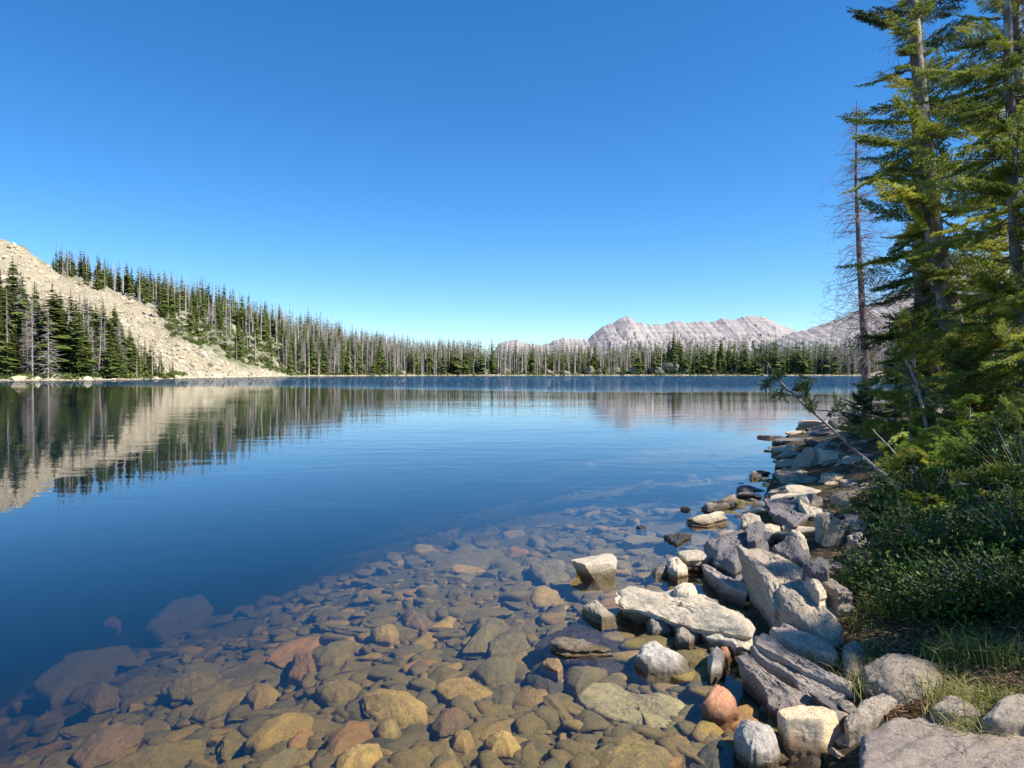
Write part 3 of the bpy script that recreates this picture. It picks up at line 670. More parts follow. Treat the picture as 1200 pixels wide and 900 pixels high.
put_slab('grey slab parallel to and above the twin long slabs', 'pinkgrey', [(903, 734), (915, 729), (935, 738), (958, 740), (977, 757), (985, 769), (978, 776), (950, 763), (925, 757), (910, 746)], .2, 0, .1, .22, .02, -0.15)
put_slab('upper of the twin long slabs, tan along its top edge', 'pinkgrey', [(882, 741), (892, 738), (930, 760), (968, 783), (1003, 808), (1001, 813), (960, 792), (920, 771), (898, 763), (886, 752)], .2, 0, .2, .34, .01, -0.1)
put_slab('lower of the twin long slabs, split by a crack', 'pinkgrey', [(879, 757), (898, 766), (925, 777), (960, 797), (1000, 816), (990, 826), (974, 822), (950, 815), (935, 802), (926, 790), (912, 783), (887, 771)], .14, 0, .2, .3, .01, -0.12)
put_slab('broad purple grey slab with a black flank over the water', 'pinkgrey', [(861, 762), (872, 763), (900, 786), (930, 802), (955, 822), (979, 842), (942, 846), (918, 840), (900, 826), (893, 806), (880, 786)], .11, .05, .25, .34, .01, -0.35)
put_slab('brownish slab between the twin long slabs and the broad flat slab', 'grey', [(990, 840), (1010, 820), (1030, 813), (1056, 821), (1040, 832), (1015, 847), (992, 850)], .18, 0, .1, .25, .02, .1)
put_slab('big leaning slab with a sunlit left edge', 'ledge', [(863, 642), (890, 639), (915, 650), (942, 666), (962, 690), (985, 716), (975, 725), (950, 716), (925, 706), (905, 704), (896, 688), (880, 665)], .32, .02, .1, .4, .01, -0.35)
put_slab('rough pale boulder lying on the lower end of the leaning slab', 'ledge', [(908, 692), (920, 680), (938, 683), (956, 700), (976, 722), (988, 738), (975, 746), (945, 733), (920, 712)], .28, -.05, .12, .2, .05, .05)
put_slab('flat pale stone at the bank end of the big leaning slab', 'pale', [(938, 668), (950, 672), (962, 684), (969, 692), (960, 694), (948, 684)], .40, 0, 0, .14, .02, .05)
put_slab('thin banded stone below the bank end of the leaning slab', 'ledge', [(955, 676), (975, 678), (992, 688), (1000, 694), (982, 694), (962, 684)], .4, 0, 0, .12, .01, .05)
put_slab('black wet slab behind the leaning slab', 'dark', [(826, 634), (850, 624), (880, 622), (900, 636), (884, 652), (862, 664), (838, 652)], .20, .05, .0, .3, .02, 0)
put_slab('short pale slab at the outer tip of the dark pile', 'pale', [(793, 646), (805, 643), (822, 647), (840, 646), (841, 653), (820, 656), (803, 655)], .11, 0, 0, .2, .02, -0.2)
put_slab('thin stick like slab slanting into the water under the dark pile', 'pinkgrey', [(822, 659), (832, 662), (855, 675), (881, 690), (876, 695), (850, 685), (828, 668)], .12, 0, 0, .16, .01, -0.1)
put_slab('tan boulder touching the water left of the dark pile', 'pale', [(781, 656), (792, 654), (806, 663), (806, 670), (794, 672), (783, 667)], .07, 0, 0, .18, .04, .1)
put_slab('small pale stone left of the tan boulder', 'white', [(764, 667), (774, 661), (783, 663), (784, 671), (768, 673)], .03, 0, 0, .14, .03, .2)
put_slab('flat pale topped stone in open water with a dark rim', 'pale', [(804, 606), (816, 602), (848, 601), (853, 608), (830, 613), (812, 611)], .05, 0, .05, .16, .02, .15)
put_slab('slanting flat grey stone in open water, upper of two', 'grey', [(824, 592), (845, 585), (862, 582), (863, 588), (842, 595), (829, 596)], .05, 0, 0, .14, .01, .15)
put_slab('black diamond shaped stone tip in open water', 'dark', [(778, 627), (795, 624), (810, 626), (793, 636)], .03, 0, 0, .12, .01, .1)
put_slab('tiny black stone tip left of the black diamond', 'dark', [(745, 617), (751, 615), (758, 617), (751, 619)], .01, 0, 0, .1, .01, .1)
put_slab('tiny pale stone left of the slanting grey stone', 'pale', [(797, 595), (803, 593), (809, 596), (803, 598)], .02, 0, 0, .1, .01, .1)
put_slab('small round pale stone, farthest in open water', 'pale', [(878, 556), (884, 553), (893, 555), (892, 558), (881, 559)], .05, 0, 0, .12, .02, .1)
put_slab('small dark stone in the water before the pale ledges', 'dark', [(862, 572), (872, 569), (886, 570), (882, 575), (870, 576)], .05, 0, 0, .12, .02, .1)
put_slab('orange brown sunken stone by the thin slanting slab', 's_orange', [(862, 702), (880, 698), (893, 706), (890, 720), (872, 718)], -.03, 0, 0, .15, .03, .1, name='submerged_stone', cat='stone')
put_rock('pale block standing alone in the water with a black left side', 'pale', 702, 686, -.05, .31, .23, .24, 0,
         [(.28, -.93, .22, .60), (-.86, -.45, -.45, .58), (-.12, -.05, 1, .62), (.06, -.2, 1, .60), (.95, .1, -.25, .70), (.6, -.6, .5, .80), (-.3, 1, 0, .7), (0, 0, -1, .9)], 12, rough=.02)
# outer ledges further along the bank
put_slab('broad flat tan ledge at the water edge, lower of two', 'ledge', [(899, 574), (915, 566), (940, 563), (966, 566), (985, 574), (970, 584), (930, 586), (905, 581)], .13, 0, .03, .28, .02, 0)
put_slab('flat tan ledge at the water edge, upper of two', 'ledge', [(907, 553), (925, 546), (945, 549), (962, 554), (976, 560), (950, 566), (920, 563)], .16, 0, 0, .3, .02, 0)
put_slab('flat sunlit yellow stone on the bank behind the tan ledges', 'cream', [(962, 555), (985, 551), (1005, 556), (1012, 566), (985, 572), (966, 566)], .26, 0, 0, .2, .02, .05)
put_rock('pointed brown stone standing on the upper tan ledge', 'ledge', 954, 552, .1, .38, .3, .36, .2, [(-.6, -.5, .5, .5), (.7, -.4, .4, .5), (0, .8, .4, .6), (0, -1, .15, .55), (0, 0, -1, .7), (0, 0, 1, .95)], 31)
put_rock('squarish pale block on the bank right of the pointed brown stone', 'pale', 979, 549, .16, .42, .35, .28, -.2, None, 32)
put_slab('black pointed slab jutting over the water', 'dark', [(892, 585), (915, 584), (945, 584), (958, 592), (946, 606), (930, 616), (912, 602)], .24, -.04, .0, .3, .01, -0.3)  # lies in shade; the dark rock colour carries that shade
put_slab('twisted pale rock on the black pointed slab', 'pale', [(934, 580), (944, 580), (950, 592), (966, 598), (978, 606), (962, 608), (945, 602), (938, 592)], .26, 0, .1, .14, .02, .05)
put_rock('upright pale stone like a post on the bank', 'pale', 969, 634, .22, .12, .10, .26, .1, None, 41)
put_rock('wedge shaped pale stone leaning on the upright stone', 'ledge', 984, 640, .22, .18, .14, .26, .5, None, 44, tilt=(0, .4))
put_slab('flat pinkish stone under the green shrub, upper of two', 'pinkgrey', [(990, 604), (1005, 602), (1018, 614), (1014, 622), (1000, 620), (992, 612)], .4, 0, .1, .2, .02, .05)
put_slab('flat pinkish stone under the green shrub, lower of two', 'pinkgrey', [(992, 627), (1008, 624), (1020, 634), (1014, 640), (1000, 636)], .4, 0, .1, .2, .02, .05)
put_slab('upright stone with a dark left face at the water edge', 'grey', [(868, 606), (878, 600), (890, 604), (893, 612), (880, 618), (870, 616)], .14, 0, .1, .22, .03, 0)
put_slab('pale rounded stone behind the dark pile', 'pale', [(890, 616), (902, 613), (914, 618), (916, 628), (900, 632), (891, 626)], .18, 0, .1, .2, .03, .1)
put_slab('black stone leaning up at the back of the dark pile', 'dark', [(874, 618), (885, 611), (896, 612), (894, 626), (886, 638), (876, 634)], .30, 0, .1, .26, .02, 0)
put_slab('speckled dark slab between the leaning slab and the upright stone', 'dark', [(905, 640), (925, 624), (940, 630), (952, 648), (942, 660), (925, 655)], .40, 0, .1, .3, .02, .05)
put_slab('pale edged stone on top of the speckled dark slab', 'pale', [(926, 622), (934, 618), (944, 632), (948, 643), (940, 642), (932, 632)], .44, 0, .1, .2, .02, .05)
put_slab('dark stone above the flat pale stone at the bank', 'dark', [(940, 660), (958, 653), (972, 660), (970, 672), (950, 668)], .48, 0, .1, .2, .03, .1)
put_slab('light stone in the grass between the two bottom right boulders', 'pinkgrey', [(1090, 830), (1110, 818), (1130, 820), (1148, 830), (1152, 840), (1120, 838)], .26, 0, .05, .2, .03, .1)
put_slab('grey boulder cut by the right edge of the picture', 'grey', [(1150, 838), (1165, 826), (1190, 818), (1225, 816), (1240, 840), (1210, 850), (1170, 848)], .30, 0, .05, .25, .04, .1)

# far end of the shore
for i, (px, py, w_, h, m, lab) in enumerate([(908, 515, .7, .14, 'dark', 'flat dark stone off the point, leftmost'), (940, 512, 1.0, .2, 'ledge', 'low reddish stone off the point'), (968, 508, 1.2, .5, 'ledge', 'tan rock at the point under the leaning pole'),
        (942, 524, 1.1, .26, 'dark', 'long black shaded ledge at the point'), (1000, 521, 1.6, .4, 'dark', 'dark shaded rock behind the black ledge'), (930, 541, .7, .24, 'grey', 'dark grey stone left of the pointed brown stone'), (962, 524, .9, .3, 'dark', 'small dark rock on the black shaded ledge')]):
    w_ *= .72; h *= .8; put_rock(lab, m, px, py, -.02, w_, w_ * .7, h, rng.uniform(-.3, .3), None, 60 + i)

# --- sunken stones, traced
SG = None
def sub(label, mat, out, z, thick=.12, dome=.05, flare=.05, **k_):
    if z < -.045:      # lie on the lakebed at the place where the outline falls
        for _ in range(5):
            c = on_z(np.mean([q[0] for q in out]), np.mean([q[1] for q in out]), z); z = .5 * z + .5 * min(-.05, hz(c[0], c[1]) + .07)
    put_slab(label, mat, out, z, 0, .03, thick, dome, flare, name='submerged_stone', cat='stone', rough=.6, **k_)
sub('big golden boulder under water at bottom centre', 's_gold', [(424, 816), (444, 808), (480, 812), (500, 826), (498, 848), (470, 850), (440, 842), (427, 832)], -.07)
sub('round olive stone touching the big golden boulder', 's_olive', [(438, 856), (450, 845), (466, 846), (471, 858), (460, 870), (445, 868)], -.1)
sub('orange ridged stone left below the golden boulder', 's_orange', [(378, 882), (385, 862), (410, 845), (432, 848), (438, 862), (410, 880), (388, 892)], -.08)
sub('long olive gold stone at the bottom edge below the orange ridged stone', 's_gold', [(392, 894), (415, 876), (445, 872), (448, 885), (430, 905), (395, 908)], -.09)
sub('squarish orange stone under water left of centre', 's_orange', [(338, 790), (345, 768), (365, 764), (371, 780), (369, 798), (350, 797)], -.18)
sub('smooth olive oval right of the squarish orange stone', 's_olive', [(368, 808), (385, 797), (410, 796), (426, 803), (424, 818), (395, 823), (374, 818)], -.16)
sub('flat olive stone above the smooth olive oval', 's_olive', [(366, 766), (385, 754), (416, 752), (412, 768), (392, 780), (374, 776)], -.2)
sub('small bright yellow oval under water', 's_gold', [(433, 742), (445, 734), (464, 734), (469, 744), (458, 752), (440, 750)], -.2)
sub('purple brown wedge right of the yellow oval', 's_red', [(470, 720), (478, 714), (495, 722), (508, 730), (495, 737), (474, 733)], -.2)
sub('tan triangular slab with a dark front edge', 's_gold', [(510, 804), (525, 795), (548, 793), (568, 804), (586, 817), (582, 825), (550, 822), (520, 815)], -.1, .1, .02)
sub('grey brown slab above the tan triangular slab', 's_grey', [(554, 785), (570, 772), (600, 768), (608, 780), (600, 798), (570, 800)], -.16)
sub('dark edged pentagon slab right of centre', 's_grey', [(572, 752), (592, 741), (614, 742), (623, 756), (605, 768), (574, 768)], -.15, .12, .02)
sub('large grey sunken block with a notched left side', 's_grey', [(540, 765), (555, 745), (560, 724), (580, 722), (600, 735), (580, 745), (570, 765)], -.2)
sub('big mottled yellow lichen slab just under the surface', 's_mott', [(676, 812), (695, 799), (715, 797), (740, 812), (770, 815), (800, 823), (816, 838), (812, 850), (802, 858), (808, 871), (790, 873), (765, 863), (758, 848), (720, 840), (690, 828)], -.04, .12, .02, -.02)
sub('dark sunken rock left of the mottled slab', 's_dark', [(615, 795), (625, 780), (645, 775), (660, 785), (663, 805), (645, 820), (628, 810)], -.06)
sub('flat bluish stone between the dark sunken rock and mottled slab', 's_grey', [(662, 787), (690, 784), (715, 787), (700, 797), (675, 808), (664, 800)], -.1)
put_slab('small yellow stone on the dark sunken slab', 'cream', [(634, 778), (642, 772), (655, 774), (660, 783), (654, 788), (644, 784)], .0, 0, 0, .08, .02, .1)
sub('reddish flat slab at the bottom left corner', 's_red', [(82, 885), (100, 862), (140, 846), (170, 852), (165, 870), (130, 890), (95, 900)], -.3)
sub('long olive slab along the bottom left edge', 's_olive', [(120, 905), (150, 885), (200, 872), (240, 868), (235, 885), (190, 910)], -.22)
sub('leaf shaped olive stone at lower left', 's_olive', [(224, 838), (240, 824), (262, 815), (276, 820), (265, 834), (240, 844)], -.26)
sub('large rounded olive stone above the leaf shaped stone', 's_olive', [(195, 808), (205, 794), (230, 788), (254, 795), (252, 812), (225, 820), (202, 818)], -.32)
sub('ribbed olive stone at the edge of the deep water', 's_olive', [(96, 822), (104, 806), (122, 800), (140, 806), (136, 822), (112, 830)], -.45)
sub('bright lichen stone right of the leaf shaped stone', 's_gold', [(288, 818), (296, 803), (315, 800), (328, 812), (318, 826), (298, 828)], -.24)
sub('big golden slab at lower left of centre', 's_gold', [(285, 872), (300, 852), (335, 835), (368, 840), (366, 862), (330, 872), (300, 880)], -.16)
sub('reddish brown stone right of the round olive stone', 's_red', [(505, 852), (515, 835), (540, 830), (550, 842), (540, 858), (515, 862)], -.12)
sub('honey coloured cube among small stones at bottom centre', 's_gold', [(527, 866), (535, 858), (552, 860), (556, 874), (545, 882), (530, 878)], -.1)
sub('tan rounded stone right of the honey coloured cube', 's_gold', [(566, 872), (580, 860), (602, 862), (611, 875), (600, 885), (575, 884)], -.1)
sub('huge flat tan slab under water at the bottom right', 's_olive', [(690, 885), (720, 868), (750, 872), (785, 880), (800, 900), (760, 915), (700, 912)], -.08)
sub('dark smooth stone under water left of the smooth grey boulder', 's_dark', [(805, 900), (820, 878), (842, 868), (860, 875), (862, 900), (835, 915)], -.08)
sub('orange streaked stone below the mottled slab end', 's_orange', [(812, 862), (820, 848), (838, 852), (842, 864), (828, 870)], -.07)
sub('faint orange stone in deeper water, upper left', 's_orange', [(120, 732), (130, 722), (142, 726), (138, 736)], -.5)
sub('large pale slab in deeper water at left', 's_grey', [(170, 735), (200, 705), (235, 695), (248, 710), (230, 735), (190, 745)], -.5)
sub('long purple grey slab in deeper water at left', 's_grey', [(40, 800), (80, 765), (150, 752), (160, 770), (110, 800), (60, 822)], -.55, .3)
sub('broad sunken slab in deeper water near centre', 's_grey', [(505, 660), (540, 640), (585, 642), (600, 655), (560, 668), (520, 670)], -.3)
sub('purple sunken slab left of the lone pale block', 's_grey', [(620, 662), (635, 655), (662, 658), (668, 676), (640, 684), (625, 674)], -.15)

# --- random sunken stones
SL = {'s_olive': ('olive algae coated stone among the many on the shallow lakebed', 'olive stones on the lakebed'), 's_gold': ('golden tan stone among the many on the shallow lakebed', 'golden stones on the lakebed'),
      's_orange': ('rust orange stone among the many on the shallow lakebed', 'rust orange stones on the lakebed'), 's_grey': ('grey brown stone among the many on the shallow lakebed', 'grey brown stones on the lakebed'),
      's_red': ('reddish purple stone among the many on the shallow lakebed', 'reddish stones on the lakebed'), 's_dark': ('dark slimy stone among the many on the shallow lakebed', 'dark stones on the lakebed')}
protoS = []
for s in range(14):
    v, f = poly_rock((.5, .5, .5), 500 + s, 4, None, .03 if s % 4 else .10, .05, 5); protoS.append((v, f))
cnt = 0; att = 0
NS = 262
while cnt < NS and att < 40000:
    att += 1
    big = 1 - cnt / NS
    py = 575 + 335 * rng.uniform(0, 1) ** .8; px = rng.uniform(-20, 900)
    lim = np.interp(px, [-20, 60, 150, 400, 600, 850], [760, 700, 640, 585, 555, 538])
    if py < lim + rng.normal(0, 22): continue
    p = on_z(px, py, -.2); x, y = p[0], p[1]
    sd = float(lake_sd(np.array([x]), np.array([y]))[0])
    if sd > -.12: continue
    w_ = (.07 + .31 * big ** 1.6 * rng.uniform(.3, 1)) * (1 + .05 * y); dp = w_ * rng.uniform(.4, .95); h = w_ * rng.uniform(.14, .36)
    rad = .5 * math.sqrt(w_ * dp)
    if any((x - a) ** 2 + (y - b) ** 2 < ((rad + c) * .70) ** 2 for a, b, c, _ in OCC): continue
    z = hz(x, y)
    if w_ > .16 and z > -.11: continue
    if z + h * .45 > -.02: h = max(.03, (-.02 - z) * 1.5)
    mk = rng.choice(['s_olive', 's_gold', 's_orange', 's_grey', 's_red', 's_dark'], p=[.44, .13, .03, .28, .03, .09]); lab, grp = SL[mk]
    v, f = protoS[rng.integers(14)]; v = v * [w_ * 1.25, dp * 1.25, h * 1.4]
    ob = link('submerged_stone', mesh('submerged_stone', v, f, [M[mk]]), None, (x, y, z + h * .15)); sm(ob.data, 40)
    ob.rotation_euler = (rng.normal(0, .12), rng.normal(0, .12), rng.normal(.5, .6)); tag(ob, near_label(('large ' if w_ > .3 else 'small ' if w_ < .15 else '') + lab.split(' among')[0], x, y, z, 'on the open lakebed ' + ('near the deep water' if proj(np.array([x, y, z]))[0] < 250 else 'left of the shore' if y < 6 else 'toward the middle of the lake')), 'stone', grp)
    OCC.append((x, y, rad, z)); cnt += 1
# pebbles: small stones and gravel between them
def pebbles():
    PP = [poly_rock((1.15, 1.15, 1.15), 700 + q, 3, None, .03, .03, 6) for q in range(12)]; PM = ['s_olive', 's_gold', 's_grey', 's_orange']; A = [Acc() for _ in PM]; n = 0
    while n < 7600:
        n += 1
        py = 515 + 390 * rng.uniform(0, 1) ** .85; px = rng.uniform(-20, 1020); p = on_z(px, py, -.1); x, y = p[0], p[1]
        sd = float(lake_sd(np.array([x]), np.array([y]))[0])
        if sd > .02 or sd < -14 or rng.random() > math.exp(min(0, sd + 3.2 + 1.5 * float(vn(np.array([x * .6, y * .4, 0]), 8))) / 2.2): continue
        z = hz(x, y); s = (.016 + .085 * rng.uniform() ** 4) * (1 + .05 * y)
        v, f = PP[n % 12]
        v = v * [s, s * rng.uniform(.45, 1), s * rng.uniform(.25, .55)]
        a = rng.uniform(0, 6.28); Rm = np.array([[math.cos(a), -math.sin(a), 0], [math.sin(a), math.cos(a), 0], [0, 0, 1]])
        A[rng.choice(4, p=[.44, .18, .36, .02])].add(v @ Rm.T + [x, y, z + s * .15], f)
    e = empty('pebbles', (0, 5, 0)); tag(e, kind='stuff')
    for m, a, nm in zip(PM, A, ('olive_gravel', 'golden_gravel', 'grey_gravel', 'orange_gravel')):
        v, f, t = a.get(); o = link(nm, mesh(nm, v - [0, 5, 0], f, [M[m]], True), e); o['kind'] = 'stuff'
pebbles()
# --- random rocks piled along the bank
RL = {'grey': ('grey rock jammed in the pile along the bank', 'grey rocks piled along the bank'), 'ledge': ('tan angular rock jammed in the pile along the bank', 'tan rocks piled along the bank'),
      'dark': ('dark damp rock jammed in the pile along the bank', 'dark rocks piled along the bank'), 'pale': ('pale weathered rock jammed in the pile along the bank', 'pale rocks piled along the bank')}
cnt = att = 0
while cnt < 125 and att < 30000:
    att += 1
    py = rng.uniform(505, 880); z0 = .1; px = np.interp(py, [505, 560, 600, 650, 700, 760, 820, 880], [975, 950, 930, 895, 905, 925, 940, 985]) + rng.normal(0, 32)
    p = on_z(px, py, z0); x, y = p[0], p[1]; sd = float(lake_sd(np.array([x]), np.array([y]))[0])
    if sd > .9 + .06 * y or sd < -.25: continue
    w_ = rng.uniform(.06, .20) * (1 + .08 * y); dp = w_ * rng.uniform(.5, .9); h = w_ * rng.uniform(.18, .42); rad = .5 * math.sqrt(w_ * dp)
    if any((x - a) ** 2 + (y - b) ** 2 < ((rad + c) * .78) ** 2 for a, b, c, _ in OCC): continue
    mk = rng.choice(['grey', 'ledge', 'dark', 'pale'], p=[.33, .27, .25, .15]); lab, grp = RL[mk]
    lab = near_label(('large ' if w_ > .3 else 'small ' if w_ < .17 else '') + lab.split(' jammed')[0], x, y, .2, 'in the far part of the bank' if y > 9 else 'in the near part of the bank')
    put_at(lab, mk, x, y, hz(x, y) + h * .18, w_, dp, h, rng.normal(-.6, .5), None, int(rng.integers(1, 9999)), 'rock', 'rock', grp, 3, (rng.normal(0, .25), rng.normal(0, .25))); cnt += 1

# --- scree boulders on the slope and pale rocks on the far banks
def scree():
    A = Acc(); n = 0
    while n < 9000:
        n += 1
        px = rng.uniform(-70, 335); s0 = sD(px) if px > 0 else 150; Y = rng.uniform(s0, 436) if rng.random() < .85 else rng.uniform(s0, s0 + 60)
        x = (px - CX) / F * Y
        if px > 335: continue
        z = hz(x, Y)
        if z < .1 or not bool(is_talus(np.array([x]), np.array([Y]), np.array([z]))[0]): continue
        s = rng.uniform(.25, .68) + 1.3 * rng.uniform() ** 12
        v, f = ICO[1]; v = v * (1 + rng.uniform(-.28, .22, len(v)))[:, None]; a = rng.uniform(0, 6.28)
        Rm = np.array([[math.cos(a), -math.sin(a), 0], [math.sin(a), math.cos(a), 0], [0, 0, 1]])
        A.add((v * [s, s * rng.uniform(.6, 1), s * rng.uniform(.5, .9)]) @ Rm.T + [x, Y, z], f, rng.uniform())
    k = N('scree_rock'); t = k.n('Attribute', attribute_name='tint').outputs['Fac']
    col = k.ramp(t, [(0, (0.30, 0.25, 0.18)), (.35, (0.50, 0.42, 0.28)), (1, (0.70, 0.60, 0.41))]); k.principled(col, .95, None, .1)
    M['scree'] = k.m
    v, f, t = A.get(); tag(link('scree', mesh('scree', v, f, [k.m], False, t)), kind='stuff')
scree()
cliffs = [(745, 452, 7, 5.5), (700, 455, 5, 3), (722, 456, 4, 4), (662, 462, 6, 2.5), (640, 470, 5, 3), (782, 452, 13, 9), (770, 458, 8, 6), (835, 460, 8, 3), (590, 468, 6, 3.5), (565, 462, 7, 4), (800, 462, 7, 5), (540, 458, 6, 4.5), (690, 470, 6, 6), (860, 466, 7, 3), (508, 448, 6, 4), (470, 430, 6, 3)]
for i, (px, D, w_, h) in enumerate(cliffs):
    D = sD(min(px, 1000)) + 6 + (i % 3) * 3; x = (px - CX) / F * D; z = hz(x, D)
    ob = put_at('pale boulder among the trees of the far shore', 'scree', x, D, z + h * .3, w_, w_ * .8, h, rng.uniform(0, 3), None, 800 + i, 'boulder', 'boulder', 'pale boulders on the far shore', 3, rough=.08)
    if i == 5: ob['label'] = 'largest pale rock outcrop below the tallest trees of the far shore'; del ob['group']
for i in range(46):
    px = rng.uniform(190, 330) if i < 26 else rng.uniform(330, 420); Y = sD(px) + rng.uniform(3, 110); x = (px - CX) / F * Y; z = hz(x, Y)
    gx, gy = proj(np.array([x, Y, z]))
    if gy > talus_line(gx): continue
    s = rng.uniform(1.5, 4.5); put_at('pale boulder half hidden in the hillside scrub', 'scree', x, Y, z + s * .15, s, s * .8, s * .6, rng.uniform(0, 3), None, 900 + i, 'boulder', 'boulder', 'pale boulders on the hillside', 3, rough=.08)
def shoreline_stones():
    A = Acc()
    for _ in range(2600):
        px = rng.uniform(205, 1150); D = sD(min(px, 1000)) + rng.uniform(-.3, 3.5); x = (px - CX) / F * D; s = rng.uniform(.2, .7)
        if rng.random() < .25: px = rng.uniform(-20, 205); D = sD(max(px, 0)) + rng.uniform(-.2, 2); x = (px - CX) / F * D; s *= .35
        v, f = ICO[1]; v = v * (1 + rng.uniform(-.28, .22, len(v)))[:, None]; A.add(v * [s * 1.4, s, s * .6] + [x, D, max(hz(x, D), -.1)], f, rng.uniform(.3, 1))
    v, f, t = A.get(); tag(link('shoreline_stones', mesh('shoreline_stones', v, f, [M['scree']], False, t)), kind='stuff')
shoreline_stones()

# ------------------------------------------------------------------ near conifers
def rotz(a): return np.array([[math.cos(a), -math.sin(a), 0], [math.sin(a), math.cos(a), 0], [0, 0, 1.]])
def roty(a): return np.array([[math.cos(a), 0, math.sin(a)], [0, 1, 0], [-math.sin(a), 0, math.cos(a)]])
def fir_branch(seed, step=.028, dens=1.0):
    """a flat spray 1.6 m long along +X; returns needles (v,t) and stems (v,f)"""
    r = np.random.default_rng(seed); L = 1.6
    ax = lambda u: np.array([L * u, .05 * math.sin(u * 5 + seed), -.16 * u + .13 * u * u * u])
    tw = []; st = Acc(); v, f = tube([ax(u) for u in np.linspace(0, 1, 7)], np.linspace(.016, .003, 7), 4); st.add(v, f)
    for u in np.linspace(.12, 1, int(23 * dens)):
        for sgn in (-1, 1):
            if r.random() < .16: continue
            ang = sgn * R(r.uniform(42, 68)); ln = (.50 * (1 - u) ** .8 * min(1, u * 3.0) + .07) * r.uniform(.6, 1.2)
            p = ax(u); d = unit(np.array([math.cos(ang), math.sin(ang), r.normal(-.06, .12)])); tw.append((p, d, ln, r.uniform(-.1, .1)))
            if ln > .12:
                st.add(*tube([p, p + d * ln * .9], [.005, .002], 3))
                for q in np.arange(.06, ln, .08):
                    for s2 in (-1, 1):
                        if r.random() < .2: continue
                        a2 = ang + s2 * R(r.uniform(35, 60)); l2 = min(.13, (ln - q) * .6 + .03) * r.uniform(.6, 1.1)
                        tw.append((p + d * q, unit(np.array([math.cos(a2), math.sin(a2), r.normal(0, .15)])), l2, r.uniform(-.1, .15)))
    tw.append((ax(1), np.array([1, 0, .1]), .08, .1))
    B = []; D = []; T = []
    for p, d, ln, tt in tw:
        n = max(2, int(ln / step)); q = np.linspace(.15, 1, n)
        for s in range(3):
            rad = r.normal(size=(n, 3)) * [1, 1, .75]; rad -= (rad @ d)[:, None] * d; rad = unit(rad)
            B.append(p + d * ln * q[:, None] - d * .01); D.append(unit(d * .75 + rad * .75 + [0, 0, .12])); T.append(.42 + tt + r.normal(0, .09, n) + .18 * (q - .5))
    B = np.concatenate(B); D = np.concatenate(D); T = np.concatenate(T)
    v, f, t = blades(B, D, .047, .018, T); sv, sf, _ = st.get(); return v, t, sv, sf
BR = [fir_branch(s) for s in range(6)]
BRC = [fir_branch(20 + s, .06, .6) for s in range(4)]
def curve_at(pts, u):
    pts = np.asarray(pts, float); n = len(pts) - 1; x = np.clip(u, 0, 1) * n
    return np.array([np.interp(x, np.arange(n + 1), pts[:, i]) for i in range(3)])
def conifer(name, label, trunk, r0, specs, mat='needles', bark='bark', protos=None, dead=40, flat=.0, seed=0, cat='tree', yellow=.18, deadL=.8, parts=True, group=None):
    """specs: list of (u0,u1,count,Lmin,Lmax,pitch0,pitch1,azimuth range)"""
    r = np.random.default_rng(seed + 50); protos = protos or BR; trunk = np.asarray(trunk, float); base = trunk[0].copy()
    us = np.linspace(0, 1, 30); pts = np.array([curve_at(trunk, u) for u in us]); 
    if len(trunk) > 2:
        for _ in range(3): pts[1:-1] = .25 * pts[:-2] + .5 * pts[1:-1] + .25 * pts[2:]
    pts[1:-1, :2] += r.normal(0, r0 * .05, (28, 2))
    rad = r0 * ((1 - us) ** .75 * .95 + .05) * (1 + .35 * np.exp(-us * 25)); tv, tf = tube(pts, rad, 12)
    e = empty(name, base); tag(e, label, cat, group)
    link('trunk', mesh('trunk', tv - base, tf, [M[bark]], True), e)
    NV = []; NT = []; L = Acc()
    for (u0, u1, cnt, l0, l1, p0, p1, a0, a1) in specs:
        for i in range(cnt):
            u = u0 + (u1 - u0) * (i + r.uniform(-.5, .5)) / cnt; u = min(max(u, .01), .99); fr = (u - u0) / (u1 - u0 + 1e-6)
            ln = (l0 + (l1 - l0) * fr) * r.uniform(.4, 1.25); pit = R(p0 + (p1 - p0) * fr + r.normal(0, 13)); az = r.uniform(a0, a1)
            v, t, sv, sf = protos[r.integers(len(protos))]; s = ln / 1.6
            Rm = rotz(az) @ roty(pit) @ np.array([[1, 0, 0], [0, math.cos(q := r.normal(0, .5)), -math.sin(q)], [0, math.sin(q), math.cos(q)]])
            p = curve_at(pts, u); ny = max(s, .45)
            NV.append((v * [s, ny * .9, ny]) @ Rm.T + p); yl = .35 if r.random() < yellow else r.normal(0, .1)
            NT.append(np.clip(t + yl, 0, 1)); L.add((sv * [s, ny, ny]) @ Rm.T + p, sf)
    if NV:
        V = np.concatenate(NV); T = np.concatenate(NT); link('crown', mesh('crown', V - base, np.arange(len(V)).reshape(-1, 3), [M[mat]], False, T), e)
        v, f, t = L.get(); link('limbs', mesh('limbs', v - base, f, [M['twig']], True), e)
    if dead: link('dead_twigs', dead_twigs(pts, us, dead, deadL, r, base), e)
    return e
